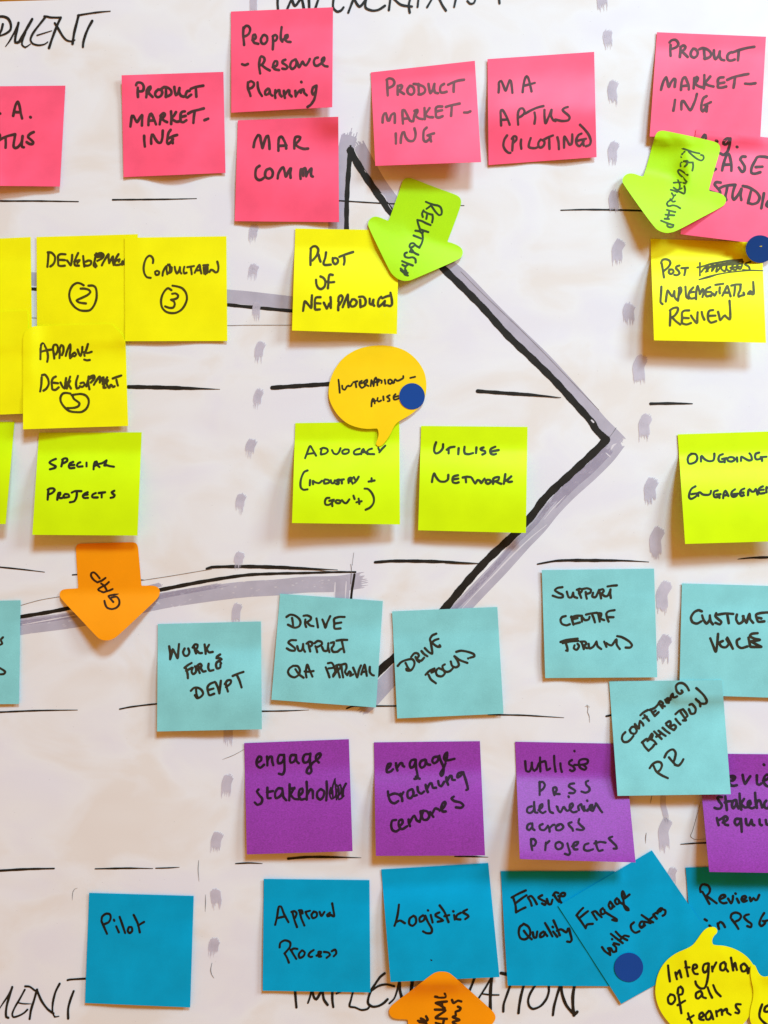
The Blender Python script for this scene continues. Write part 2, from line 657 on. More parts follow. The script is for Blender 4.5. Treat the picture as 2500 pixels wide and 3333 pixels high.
brush('arrow_shading', GREY, [(-40, 902), (0, 905), (110, 908), (400, 930), (740, 964), (800, 969), (950, 986), (1010, 992)], 44, 6, 10, 8)
brush('arrow_shading', GREY, [(-40, 2062), (0, 2055), (71, 2040), (260, 2014), (521, 1957), (660, 1935), (800, 1918), (900, 1912), (993, 1903), (1100, 1900), (1180, 1888)], 52, 6, 22, 10, .04)
brush('arrow_shading', GREYD, [(-40, 2042), (71, 2028), (260, 2000), (521, 1942), (700, 1908)], 16, 20, 60, 4, .3)
brush('arrow_shading', GREY, [(1116, 1886), (1113, 1960), (1106, 2100)], 46, 8, 8, 8)
brush('arrow_shading', GREY, [(521, 1903), (470, 1915), (420, 1925)], 14, 10, 10, 4)
for it in [(5, '1780,1708 1728,1750 1660,1815 1610,1868 1545,1935 1500,1985', (.3, .3)),
                             (3, '1842,1612 1800,1655 1772,1690', (.3, .3)), (4, '71,2034 160,2018 250,2001', (.4, .4)),
                             (7, '1990,1462 1996,1450 2006,1444', (.5, .3)), (4, '1972,1474 1988,1488', (.4, .4)),
                             (5, '1091,1896 1088,1950', (.6, .6)), (4, '1127,1893 1124,1950', (.6, .6))]:
    mark('bare_streak', CREASE, [it])
mark('fine_line', PENCIL, [(1.3, '1500,884 1560,945 1700,1078 1820,1200 1950,1335'), (1.6, '2006,1392 1988,1418 1981,1424')])

# black outline of the big arrow
mark('arrow_outline', BLACK, [(15.5, '1141,478 1138,518 1132,594 1129,655 1128,745 1127,900 1127,1010'), (10, '1131,487 1141,500 1149,482'), (7, '1141,472 1142,500')], square=True)
mark('arrow_outline', BLACK, [(23, '1140,490 1168,540 1205,596 1248,657 1276,694 1340,770 1445,876 1503,932 1576,1006 1652,1091 1735,1170 1807,1241 1862,1302 1926,1374 1940,1398 1966,1424 1974,1430')])
mark('arrow_outline', BLACK, [(25, '1974,1431 1942,1464 1854,1546 1802,1593 1766,1631 1743,1663 1720,1692 1668,1746 1588,1820 1517,1898 1451,1977 1370,2060 1300,2127 1258,2162 1228,2192 1196,2225')])
mark('arrow_outline', BLACK, [(11, '-40,934 0,936 99,940 300,952 500,972 740,992 800,998 950,1012 1060,1022 1127,1028')])
mark('arrow_outline', BLACK, [(12.5, '-40,2028 0,2021 71,2007 150,1994 227,1979 370,1949 521,1920 660,1893 800,1872 900,1867 993,1865 1100,1862 1157,1862', (1, .5)), (8, '1154,1870 1150,1895 1146,1920 1143,1950 1142,2020')])
mark('bare_streak', CREASE, [(5, '1926,1368 1932,1374')])
for it in [(2.5, '1240,628 1252,640 1260,656', (.5, .3)), (2, '1262,662 1275,684', (.4, .4)), (2, '1186,553 1192,562', (.5, .5))]:
    mark('bare_streak', CREASE, [it])

# dividing dash lines
for it in [
    (5.5, '-40,652 0,654 120,654 255,656', (1, .6)),
    (5.5, '367,650 480,649 560,648 640,646', (1, .4)),
    (4.5, '1060,651 1105,653 1200,659 1280,663 1400,666 1511,669', (1, .5)),
    (6, '1826,684 1900,682 2000,683 2120,687', (.6, 1)),
    (13, '418,1259 520,1261 620,1264 716,1267', (1, .1)),
    (14, '886,1262 960,1257 1070,1250 1130,1247', (1, 1)),
    (12, '1555,1273 1650,1280 1740,1286 1826,1294', (1, .15)),
    (9, '2118,1314 2180,1313 2254,1314', (1, .4)),
    (5, '-40,1842 0,1846 70,1853 145,1862', (1, .4)),
    (6, '236,1871 280,1869 340,1873 470,1888', (.7, .3)),
    (12, '673,1851 690,1846 800,1844 945,1848 1099,1855', (.7, .15)),
    (11, '1221,1830 1282,1826 1427,1828 1562,1834', (.8, .2)),
    (10, '1750,1836 1816,1825 1930,1824 2037,1825 2112,1829', (.5, .2)),
    (8, '2402,1820 2440,1816 2500,1814 2600,1812', (.3, 1)),
    (5.5, '-40,2320 0,2318 120,2313 252,2311', (1, .4)),
    (5, '390,2308 425,2301 510,2291 600,2286', (1, 1)),
    (4.5, '845,2315 920,2314 1006,2311', (1, .2)),
    (5, '1129,2306 1136,2303 1150,2299 1200,2298 1300,2298', (1, 1)),
    (5, '1590,2326 1700,2328 1770,2332 1836,2336', (1, .3)),
    (6, '1974,2331 2000,2326 2060,2322', (1, 1)),
    (8, '-40,2837 0,2834 90,2829 176,2827', (.8, .6)),
    (6, '310,2828 360,2827 420,2826 498,2827', (.6, .3)),
    (4.5, '507,2826 545,2825 584,2823', (.7, .3)),
    (5, '767,2811 810,2809 854,2811', (.7, .3)),
    (8, '938,2795 1000,2790 1080,2790 1176,2792', (1, .15)),
    (5, '1480,2788 1540,2788 1589,2790', (.6, .3)),
    (5, '2216,2748 2260,2745 2330,2743', (.5, 1)),
]:
    mark('dash_line', BLACK, [it])
for it in [(2, '940,1853 1020,1855 1095,1861', (.5, .2)), (2.4, '1700,1287 1780,1292 1822,1297', (.5, .2)), (2, '1450,1834 1520,1836 1558,1836', (.5, .2))]:
    mark('dash_line', BLACK, [it])

# grey dashes of the two dotted columns
for x, y0, y1, w, sl in [
    (828, -30, 36, 24, 5), (826, 735, 775, 28, 5), (826, 862, 893, 29, 6), (836, 984, 1026, 25, 4), (846, 1116, 1164, 28, 7),
    (841, 1270, 1314, 26, 8), (817, 1433, 1472, 30, 9), (784, 1610, 1655, 29, 6), (779, 1800, 1838, 30, 7), (771, 1967, 2020, 28, 6),
    (745, 2340, 2410, 30, 3), (740, 2525, 2582, 32, 7), (706, 2711, 2765, 33, 8), (704, 2896, 2944, 34, -3), (697, 3058, 3102, 33, 6),
    (1964, -30, 18, 34, 4), (1981, 100, 145, 29, 0), (1998, 265, 328, 30, 3), (1999, 464, 520, 30, 7), (2002, 622, 682, 31, 4),
    (2015, 784, 850, 34, 9), (2050, 990, 1040, 36, 4), (2086, 1160, 1240, 38, 8), (2103, 1352, 1422, 36, 8), (2122, 1560, 1628, 38, 8),
    (2141, 1720, 1806, 38, 10), (2163, 1898, 1985, 38, 12), (2165, 2072, 2145, 38, 11), (2165, 2590, 2662, 18, -6), (2168, 2668, 2758, 34, 8), (2190, 2827, 2868, 26, 4),
]:
    bow = (y1 - y0) * (.09 if x > 1500 else .04)
    brush('grey_dash', GREYL, [(x + sl, y0), (x - bow, y0 + (y1 - y0) * .4), (x - sl * .4 - bow * .3, y0 + (y1 - y0) * .75), (x - sl * .6, y1)], w, 7, 26, 10)

# thin pen lines, creases and scuffs
mark('fine_line', PENCIL, [(1.4, '60,1032 104,1034 400,1047 740,1059 800,1058 1000,1058')])
mark('fine_line', PENCIL, [(1.4, '68,1970 130,1953 193,1942'), (1.4, '430,1893 468,1888 560,1874 690,1852')])
mark('fine_line', PENCIL, [(1.6, '1142,1836 1144,1852 1142,1900'), (1.1, '1152,1799 1149,1820 1147,1840')])
mark('fine_line', PENCIL, [(2, '647,2800 645,2830 648,2868', (.5, .4))])
mark('fine_line', PENCIL, [(1.8, '669,2912 669,2940 668,2968', (.5, .4))])
mark('fine_line', PENCIL, [(2.2, '690,3134 686,3156 689,3172 697,3184', (.5, .4))])
mark('fine_line', PENCIL, [(1.6, '235,2930 237,2905 243,2894 252,2891', (.5, .4))])
mark('fine_line', PENCIL, [(1.6, '2281,2610 2270,2650 2254,2706 2248,2722 2262,2732 2300,2731', (.5, .6))])
mark('fine_line', PENCIL, [(2.2, '2104,2711 2102,2728 2102,2745', (.5, .3)), (1.8, '2122,2590 2117,2615', (.5, .4))])
mark('fine_line', PENCIL, [(1.3, '724,2472 760,2458 800,2436', (.5, .5))])
mark('fine_line', PENCIL, [(1.7, '1911,2294 1914,2306 1913,2318 1918,2330 1920,2352', (.7, .3))])
mark('scuff', SMUDGE, [(6, '1906,2299 1912,2297 1920,2301', (.4, .3))])

# headings written along the top and bottom of the sheet
TL = (0, 0, K4)
mark('heading_word', BLACK, [
    (36, '-60,225 -30,222 50,222 110,250 145,320 140,400 80,450 -10,485', (1, .6)), (34, '38,325 20,400 -5,450 -40,520'),
    (24, '75,625 130,550 190,440 250,310', (.5, 1)), (36, '250,305 228,400 208,500 208,570 255,565 300,490 370,370 435,255'),
    (28, '345,430 310,520 297,600 340,635 412,592', (1, .4)), (30, '620,220 540,320 450,440 412,530 440,585 520,608 600,595 645,565', (1, .6)),
    (28, '598,218 640,222 680,232 820,235'), (18, '500,475 580,450 700,412', (1, .5)),
    (34, '820,235 780,320 740,420 700,530 662,645'), (32, '740,310 790,390 850,490 900,540 960,555 1012,538', (1, .5)),
    (36, '1062,205 1030,330 1000,450 980,588'), (24, '1050,205 1200,180 1350,160 1490,148', (1, .5)),
    (34, '1245,280 1190,380 1150,480 1125,570 1120,630')], TL)
BL = (0, 3120, K4)
mark('heading_word', BLACK, [
    (24, '-10,680 50,590 110,500 165,385', (.6, 1)), (32, '165,385 130,500 95,620 80,720 85,790 112,800'),
    (26, '335,420 270,540 200,660 165,750 180,790 260,770 330,730 370,690'), (20, '240,595 310,610 420,612', (1, .4)),
    (28, '340,375 400,380 470,430 500,440'), (32, '500,420 460,560 420,690 400,815'), (32, '500,430 560,570 640,680 720,740'),
    (30, '805,340 750,450 715,590 710,720 740,785 795,780', (1, .5)), (32, '995,440 950,560 920,680 920,810'), (27, '912,292 940,284 1180,270', (1, 1))], BL)
BM = (900, 3120, K4)
BR = (1500, 3120, K4)
ik = Ink(flat, EPS[0])
for tile, items in [(BM, [
    (34, '248,400 260,550 270,660'), (26, '425,600 450,530 480,400'), (36, '478,420 510,530 540,550 600,450 625,400'), (36, '618,400 640,550 690,625'),
    (34, '755,400 755,560 768,655'), (26, '810,475 880,440'), (28, '1040,420 1008,550 988,645 1060,660 1150,695 1230,680 1255,650'),
    (34, '1460,200 1400,250 1330,350 1275,440 1240,540 1240,610 1300,650 1380,640 1450,600 1500,550'), (30, '1290,430 1380,370 1480,350 1590,375'),
    (26, '1525,605 1590,540 1630,430 1650,330 1665,250'), (40, '1660,330 1668,430 1690,520'), (44, '1840,240 1820,420 1810,520')]),
    (BR, [(34, '190,250 150,360 120,430 80,520'), (26, '425,240 330,400 240,540'), (42, '422,230 405,400 400,560 400,710'), (22, '280,475 400,490 515,492'),
          (32, '680,330 620,500 580,620 575,715'), (46, '545,197 640,217 720,222'), (36, '860,330 815,500 790,640 780,735'),
          (32, '1020,340 940,470 910,570 930,650 980,680 1080,640 1160,540 1190,440 1185,340'), (34, '1350,340 1300,500 1260,650 1245,765'),
          (40, '1350,340 1370,480 1420,620 1480,700 1540,752 1572,720'), (42, '1540,340 1515,500 1515,640 1530,765')])]:
    for w_, st in items:
        for p_ in P(st, tile):
            ik.stroke(p_, w_ / K4, step=4.0)
EPS[0] = min(ik.e + 2e-6, 0.00030)
ik.build('heading_word', BLACK, sheet, Vector((0, 0, 0)))
TM = (880, 0, 1.929)
mark('heading_word', BLACK, [
    (16, '48,-40 46,20 50,75'), (14, '105,60 130,0 150,-40'), (17, '130,-20 155,35 200,-25'), (17, '195,-20 205,20 212,60'), (17, '242,-30 245,60'),
    (15, '310,-30 280,60'), (15, '400,-30 395,45 420,72 445,64 460,45'), (15, '490,78 520,0 535,-30'), (16, '525,-10 560,40 600,-5 620,-40'),
    (15, '605,-20 598,45 640,65 680,60 720,35'), (15, '757,-30 745,62'), (15, '765,-20 820,28 890,40'), (15, '885,-30 870,30 876,78'),
    (14, '932,-20 925,42'), (13, '985,44 1025,-25'), (15, '1055,-25 1080,30 1103,65'), (14, '1168,-20 1155,42'), (13, '1238,5 1255,22 1278,18 1290,-10'), (14, '1436,-15 1440,20')], TM)

# ------------------------------------------------------------------ sticky notes, bottom to top
def T4(x, y):
    return (x, y, K4)


PK = 'pink sticky notes in the top row'
YE = 'yellow sticky notes in the second row'
LI = 'lime sticky notes in the third row'
TE = 'teal sticky notes in the fourth row'
PU = 'purple sticky notes in the fifth row'
BU = 'blue sticky notes in the bottom row'
AR = 'arrow shaped sticky notes'
SB = 'speech bubble sticky notes'

# --- pink
sticky('pink square note cut by the left edge, reading A. over TUS, bottom left corner curled', 'pink', PK, T4(0, 250),
       '-530,132 882,118 808,1480 -600,1465', [
    '-12,490 2,496; 178,525 195,440 215,370 240,335 265,400 280,490 298,560; 195,475 270,478; 409,542 414,546',
    '-60,800 -30,760 0,790 -20,850; -50,880 20,835 100,800 200,775; 75,825 78,900 75,955; 205,775 195,840 185,900 185,945 215,960 255,935 290,880 305,800; 305,800 295,900 300,945 322,950; 455,745 420,760 385,790 380,815 420,850 450,885 440,905 400,905 360,880'],
       (6, 1.2), .3, 1.3, .5, extra=lambda u, v: 7 * max(0, (v - .86) / .14) ** 1.4 * max(0, 1 - u / .5), w=38)
sticky('pink square note reading PRODUCT MARKETING on its own, left of the People Resource Planning note', 'pink', PK, T4(380, 220),
       '65,103 1440,57 1468,1420 92,1478', [
    '285,270 283,330 287,395; 262,235 275,205 310,200 345,215 365,260 355,310 320,320 290,318; 405,310 405,350 398,400; 405,310 430,265 455,255 455,285 430,320 440,350 485,395; 560,295 525,330 520,370 550,398 590,385 615,340 600,300 560,295; 665,280 665,395; 605,285 640,262 690,270 735,310 735,355 700,380 660,390; 778,260 785,320 800,370 830,340 848,275; 848,275 845,340 870,380 905,390; 985,310 950,320 932,360 930,390 955,402 985,380 1005,365; 1000,285 1060,262 1120,250 1168,243; 1068,270 1072,340 1075,390',
    '185,795 195,720 205,650 225,650 250,700 275,735 305,690 340,640 345,645 342,720 340,780; 428,775 430,700 450,630 465,622 490,665 515,725 530,765; 445,715 490,712; 580,765 590,700 600,640; 590,650 630,615 650,625 645,650 610,690; 615,695 640,715 680,735; 733,590 738,680 735,760; 800,600 770,650 742,680 770,710 810,730 840,725; 920,590 885,595 865,620 860,690 870,730 900,735 940,710; 870,665 930,650; 965,620 1020,590 1100,570 1175,550; 1050,600 1040,680 1035,745; 1185,708 1235,688',
    '370,920 372,990 380,1065; 465,1025 465,960 475,905 490,905 520,960 560,1010 595,1010 615,950 620,880 622,850; 728,840 700,880 685,950 680,1010 695,1030 730,1005 760,965 745,945 700,945; 700,955 760,925 815,908; 750,970 757,1020'],
       (.8, .8), .2, 1.4, .55, extra=lambda u, v: 2.4 * max(0, (v - .55) / .45) * math.sin(math.pi * u) ** 1.5 + 2.5 * math.exp(-((u - .0) ** 2 + (v - .0) ** 2) / .03), w=38)
sticky('pink square note reading People - Resource Planning, highest of the pink notes', 'pink', PK, T4(730, 0),
       '90,155 1468,97 1458,1446 95,1520', [
    '260,370 255,470 265,560 268,605; 262,390 290,350 325,352 350,390 335,450 300,480 275,490; 380,540 425,510 415,465 390,475 385,530 405,575 460,590; 520,480 495,530 505,580 545,590 580,545 575,490 540,470 520,480; 655,485 660,570 655,665; 655,490 690,470 715,495 700,540 665,555; 775,365 765,450 765,530 785,560; 790,535 850,505 855,470 825,480 820,530 850,560 895,565',
    '240,865 280,878 320,862; 480,800 470,880 480,960 485,990; 480,790 500,760 535,775 545,810 520,860 490,880; 510,880 560,920 615,950; 655,905 710,880 715,830 685,825 660,880 680,930 740,945; 825,805 790,820 785,845 830,875 855,905 830,930 785,925; 960,800 910,830 890,890 915,930 955,905 975,850 965,800; 965,800 990,850 1010,905 1050,840; 1050,840 1060,830 1080,870 1105,880 1140,830 1155,795; 1265,775 1230,785 1210,830 1225,880 1260,885 1300,860; 1300,860 1345,820 1350,775 1320,800 1325,860 1360,890 1395,895',
    '320,1110 320,1190 345,1260 355,1295; 325,1115 360,1095 400,1120 400,1150 370,1185 340,1195; 450,1110 455,1180 480,1250 510,1295; 590,1195 555,1230 555,1275 590,1270 615,1230 605,1200; 615,1220 625,1270 650,1290; 690,1215 685,1270 690,1320; 690,1260 730,1215 745,1215 750,1270 775,1300; 805,1225 810,1280 820,1320; 815,1280 865,1215 880,1220 880,1270 910,1300; 960,1225 965,1300; 965,1290 1000,1240 1030,1215 1035,1250; 1040,1215 1070,1205 1080,1250 1115,1285; 1040,1103 1043,1108; 1240,1155 1200,1180 1185,1240 1200,1275 1235,1230 1245,1155; 1245,1160 1235,1260 1215,1340 1185,1390; 1205,1360 1170,1410 1125,1442'],
       (2.2, 5.5), .2, 1.4, .3)
sticky('pink square note reading MAR COMM, directly beneath the People Resource Planning note', 'pink', PK, T4(740, 360),
       '142,130 1498,82 1508,1505 100,1492', [
    '355,490 370,410 415,330 440,340 455,420 475,505 500,420 530,345 550,340 565,420 570,515; 690,540 690,440 700,370 730,350 760,390 790,460 795,510; 695,475 800,470; 905,510 905,430 920,360 955,350 985,360 970,400 920,450; 920,455 960,490 1030,515 1090,512',
    '435,745 395,775 380,830 385,900 420,935 460,930 495,905; 575,780 530,800 510,850 520,900 560,915 600,895 615,840 600,800 575,780; 680,915 690,850 730,780 755,765 775,830 790,890 815,840 850,780 860,780 850,850 855,905; 990,920 985,860 995,790 1010,790 1025,880; 1010,800 1050,775 1060,830 1065,885; 1065,880 1090,830 1135,780 1130,840 1135,880 1155,890'],
       (1.6, 1.6), .22, 1.5, .6, extra=lambda u, v: 7 * math.exp(-((u - 1) ** 2 / .05 + v ** 2 / .03)), w=38)
sticky('pale lit pink square note reading PRODUCT MARKETING, standing off the sheet above a green arrow', 'pink', PK, T4(1190, 180),
       '70,230 1475,73 1560,1440 132,1492', [
    '290,350 295,450 300,540; 285,330 320,310 370,325 390,370 370,410 310,440 295,440; 435,410 432,470 435,530; 435,420 480,400 495,415 480,450 450,475; 455,480 520,520; 600,410 565,460 575,510 620,530 655,500 650,440 620,415 600,410; 715,385 720,520; 650,385 700,390 780,420 805,460 795,500 750,525 715,525; 850,385 860,450 875,510 900,480 930,385; 930,385 925,450 940,500 980,510; 1060,385 1020,410 1005,460 1020,500 1060,500 1095,490; 1115,395 1180,365 1250,340 1330,328; 1195,370 1190,440 1190,490',
    '230,905 235,830 255,785 275,780 300,880 320,880 345,810 385,780 395,790 395,910; 505,920 500,830 500,740 525,740 560,800 600,880 625,890; 520,855 570,850; 645,890 660,810 690,740; 660,750 700,735 700,765 670,810; 680,820 720,850 770,860; 795,710 800,790 800,860; 865,710 830,760 800,800; 805,800 850,830 910,835; 1035,690 980,690 950,710 950,790 955,830 990,840 1040,820; 960,755 1035,740; 1085,695 1150,675 1220,660 1270,650; 1165,680 1160,760 1155,815; 1330,770 1380,770 1415,755',
    '408,1055 410,1120 410,1190; 475,1180 480,1110 500,1040 520,1035 540,1100 580,1150 640,1155 670,1110 675,1050 660,985; 825,975 790,1010 780,1080 785,1140 810,1165 850,1140 880,1100 840,1080; 835,1080 880,1065 925,1052; 870,1110 885,1160'],
       (10, 11.5), .13, 1.15, .2, ink=ink_mat('lit_ink_on_pink', (0.16, 0.055, 0.060), var=.15))  # ink colour lightened to paint in the sheen of the strongly lit note
sticky('pink square note reading M A and (PILOTING), right of the pale PRODUCT MARKETING note', 'pink', PK, T4(1570, 150),
       '70,175 1510,77 1543,1498 85,1605', [
    '220,625 225,550 225,490 255,470 280,520 315,600 340,540 370,460 385,470 400,560 407,630; 545,620 555,530 580,430 600,405 625,440 650,540 665,610; 560,535 640,515 710,495',
    '255,1070 250,960 250,870 270,860 300,900 340,980 370,1060; 255,995 340,990; 485,1060 480,980 485,890 510,845 545,840 570,875 560,915 520,950 490,960; 580,910 650,870 740,830 825,808; 705,895 715,960 705,1045; 840,860 840,940 855,1040 890,970 935,860; 935,860 930,940 960,1000 990,1010; 1155,820 1110,835 1085,860 1110,890 1160,930 1180,965 1160,1000 1080,1010 985,990',
    '335,1205 300,1260 285,1340 310,1400 355,1440 380,1440; 420,1250 410,1330 405,1410; 400,1250 430,1215 460,1225 460,1265 420,1305; 525,1260 520,1320 528,1385; 655,1240 635,1300 630,1360 670,1375 720,1375 760,1355; 790,1260 760,1300 760,1350 790,1370 830,1340 840,1290 810,1265; 820,1270 880,1235 955,1205; 905,1250 905,1320 908,1385; 1015,1230 1030,1300 1035,1390; 1105,1370 1105,1290 1110,1220 1140,1260 1180,1330 1205,1320 1215,1250 1215,1190; 1340,1180 1300,1200 1270,1260 1275,1320 1310,1350 1350,1310 1370,1280; 1290,1275 1330,1265 1400,1250; 1360,1290 1370,1340; 1320,1060 1380,1120 1440,1200 1465,1280 1450,1330 1400,1350'],
       (.8, .6), .2, 1.5, .5, extra=lambda u, v: 3.4 * math.exp(-((v - .55) / .22) ** 2) * (.6 + .4 * u), w=34,
       ink=ink_mat('brown_ink_on_pink', (0.085, 0.028, 0.028), var=.3))
sticky('pink square note reading PRODUCT MARKETING at far top right, above a green arrow', 'pink', PK, T4(2100, 80),
       '160,102 1632,163 1555,1525 62,1510', [
    '345,275 340,350 345,420; 330,240 360,210 410,205 445,240 445,280 410,310 350,330; 480,300 475,370 470,435; 480,300 520,280 545,300 530,335 490,360; 500,365 540,400 575,435; 650,325 620,370 620,420 660,445 700,420 710,370 680,330 650,325; 795,330 800,400 810,465; 735,330 780,315 850,340 890,385 880,430 830,455 800,455; 930,345 930,410 950,465 990,420 1010,360; 1010,360 1005,420 1030,470 1070,480; 1170,370 1130,390 1110,430 1120,475 1160,485 1210,470; 1180,375 1260,345 1370,315 1475,298; 1265,355 1260,420 1255,480',
    '215,880 230,820 255,750 285,710 300,760 320,840 350,780 390,730 410,740 405,790 400,840; 485,880 490,800 510,730 540,710 570,770 590,830 590,875; 500,830 580,820; 655,860 660,790 665,720; 660,740 700,705 715,720 700,760 670,790; 680,800 720,830 770,845; 800,680 800,780 795,860; 880,700 840,750 805,790; 810,795 860,820 925,835; 1060,710 1010,715 985,740 985,800 985,845 1030,850 1095,835; 990,795 1070,780; 1110,745 1190,710 1290,685 1395,665; 1215,720 1205,790 1195,850; 1350,795 1420,800 1490,790',
    '405,1015 395,1090 382,1160; 490,1145 490,1080 500,1030 520,1030 560,1090 610,1155 640,1110 680,1010 700,935; 830,965 790,990 765,1060 760,1140 780,1170 820,1120 840,1100 800,1085; 805,1085 850,1065 890,1045; 835,1110 830,1170'],
       (3, 1.5), .15, 1.8, .35, w=38, ink=ink_mat('pale_ink_on_pink', (0.105, 0.034, 0.036), var=.3))  # ink a little lighter than the default on pink

# --- yellow, left cluster
sticky('blank yellow note cut by the left edge, upper of the two', 'yellow', YE, (0, 700, K8),
       '-490,180 207,148 216,860 -500,885', [], (3, 3), .2, 1.5, .25)
sticky('yellow square note reading DEVELOPMENT with a circled 2', 'yellow', YE, T4(100, 750),
       '78,88 1445,50 1440,1490 85,1510', [
    '240,295 235,390 225,490; 230,295 280,300 325,350 325,410 300,460 265,485; 470,322 400,320 370,345 370,410 375,470 410,480 460,475; 375,395 460,400; 560,330 555,400 540,470 510,430 490,405; 640,305 610,370 590,430 600,470 650,475; 590,420 660,400 630,440; 708,345 715,420 725,485; 725,470 770,475 810,455 815,415 780,405 745,420; 885,310 865,400 850,470 875,495; 890,320 950,305 985,330 970,370 900,410; 870,330 900,350 960,330; 860,430 890,480; 905,360 950,350; 960,470 985,420 1050,320 1050,370 1060,440; 1060,440 1090,380 1110,350 1110,420 1120,465; 1185,320 1160,360 1140,410 1135,460 1180,465 1230,450; 1150,410 1200,390 1190,420; 1235,460 1240,415 1265,455 1272,390; 1310,330 1400,318; 1330,340 1325,430',
    ('circled_number', 34, '715,740 670,715 620,710 565,745 530,810 520,880 540,960 590,1030 660,1075 740,1085 800,1075 850,1020 885,930 890,840 875,770 840,745 780,745; 675,785 720,785 780,800 805,830 770,870 690,910 620,945 650,970 700,980 745,985')],
       (.6, .6), .2, 1.5, .3, w=34)
sticky('yellow square note reading CONSULTATION with a circled 3', 'yellow', YE, T4(400, 750),
       '25,98 1398,78 1410,1492 30,1495', [
    '405,440 410,400 395,360 360,340 320,370 290,440 280,520 295,590 325,630 375,640; 440,590 435,560 460,545 490,560 480,595 450,600; 535,610 540,570 560,520 590,480 590,530 600,590; 630,460 635,520 625,570 600,580 650,560 660,500; 610,460 650,500 650,560 600,570; 700,490 710,540 730,580 760,540 770,495; 770,495 775,560 790,580; 830,490 820,540 830,580 860,570; 870,495 960,480; 920,510 925,550 930,590; 970,570 1000,510 1035,465 1045,520 1060,580; 1000,540 1050,535; 1085,470 1150,465; 1120,480 1115,590; 1090,500 1100,580; 1145,470 1140,570 1110,580; 1170,560 1190,530 1220,540 1250,565 1280,555 1290,490 1275,420',
    ('circled_number', 33, '655,805 610,780 570,810 530,880 515,960 530,1040 580,1095 650,1115 720,1110 790,1070 840,1000 865,920 850,840 800,780 730,755 670,745; 665,855 710,850 745,875 735,910 690,930 650,935 690,960 700,1000 680,1040 630,1045 570,1025')],
       (.8, 1.0), .2, 1.5, .35, w=32)
sticky('blank yellow note cut by the left edge, tucked under the APPROVE DEVELOPMENT note', 'yellow', YE, (0, 700, K8),
       '-530,672 185,645 210,1338 -510,1368', [], (6, 4), .2, 1.5, .25)
sticky('yellow note with a rounded-off top right corner reading APPROVE DEVELOPMENT with a circled 5', 'yellow', YE, T4(50, 1040),
       '105,95 1475,48 1523,1437 103,1482', [
    '338,535 340,450 345,350 370,320 395,350 430,430 440,510 430,570; 345,435 420,415 490,405; 510,410 520,470 525,525; 505,400 520,345 555,340 575,380 570,430 545,470; 595,400 600,460 595,520; 600,390 620,345 645,360 650,420 630,480; 680,490 700,420 740,335 745,400 735,460 740,520; 770,470 800,445 820,470 800,495 775,490 ; 740,520 770,490; 840,405 855,450 880,490 900,430 905,370; 980,330 960,400 930,470 935,490; 915,440 980,450 1030,435; 930,540 965,550 1005,545',
    '355,780 350,880 335,970; 360,750 400,745 440,800 450,870 420,930 380,960; 545,770 510,790 490,840 495,900 500,940 540,950 585,915; 490,850 575,860; 610,850 640,910 665,930 675,860 685,790; 740,770 715,850 695,930; 700,850 740,830 720,870 750,930; 845,760 820,850 830,930 860,920; 880,860 920,850 935,880 900,910 870,900; 990,770 985,850 1000,940; 960,900 1000,780 1060,755 1070,790 1020,850; 1000,800 1050,780; 1060,880 1090,830 1140,770 1140,850; 1140,850 1170,790 1190,780 1180,870; 1170,800 1200,900; 1240,780 1200,860 1190,920 1220,920; 1200,850 1250,820 1230,860 1260,920; 1270,920 1290,880 1320,910 1340,900; 1315,795 1370,775 1430,755; 1365,815 1375,860 1385,890',
    ('circled_number', 34, '745,1000 690,990 640,1000 610,1050 615,1110 660,1180 730,1235 820,1250 900,1245 960,1200 990,1130 985,1070 950,1025 890,1005 820,1010 760,1020; 770,1025 790,1070 830,1100 865,1130 850,1170 800,1190 740,1195 700,1195')],
       (6.5, 2.5), .2, 1.5, .25, w=34,
       poly='105,95 500,80 900,69 1230,58 1300,62 1350,110 1430,190 1480,270 1492,360 1500,700 1512,1100 1523,1436 1523,1437 1200,1447 600,1466 104,1482 103,1482 104,900 104,500',
       extra=lambda u, v: -1.5 * math.exp(-((u - .88) ** 2 + (v - .16) ** 2) / .008))

# --- yellow, middle and right
sticky('yellow square note reading PILOT OF NEW PRODUCTS, partly under a green arrow', 'yellow', YE, T4(930, 720),
       '130,98 1530,122 1502,1523 85,1475', [
    '340,370 335,480 335,590; 335,370 370,340 410,340 440,380 425,450 390,500 360,530; 445,450 455,500 470,545; 545,420 535,490 510,570 530,590 610,585; 635,495 640,550 670,580 705,550 700,510 665,495 635,510; 725,480 800,450 910,415; 790,480 795,540 785,585',
    '410,790 415,850 440,900 480,915 525,880 535,810 510,765 470,745; 635,725 595,720 580,770 575,850 570,905; 545,815 600,825 655,820',
    '235,1210 245,1140 260,1080 300,1120 345,1170 350,1080 355,1000; 470,1025 410,1030 395,1070 395,1140 400,1190 460,1190; 395,1105 470,1110; 515,1100 540,1150 555,1180 580,1130 590,1110; 590,1120 610,1170; 610,1170 610,1090 605,1025',
    '720,1090 710,1150 710,1200; 710,1080 720,1020 750,1000 770,1030 755,1080 725,1130; 770,1160 800,1080 840,990 840,1060 850,1160; 895,1060 870,1110 890,1150 935,1140 960,1090 930,1055 895,1055; 1005,1060 1010,1160; 990,1020 1050,1020 1080,1070 1070,1130 1020,1155; 1135,1045 1135,1110 1160,1125 1185,1060; 1185,1060 1180,1120 1195,1140; 1290,1020 1260,1050 1245,1110 1255,1150 1300,1120 1340,1075; 1340,1075 1330,1130; 1305,1040 1360,1015 1420,1000; 1415,965 1430,1040 1435,1120 1410,1145 1370,1135 1330,1140'],
       (8, 5.5), .2, 1.5, .2)

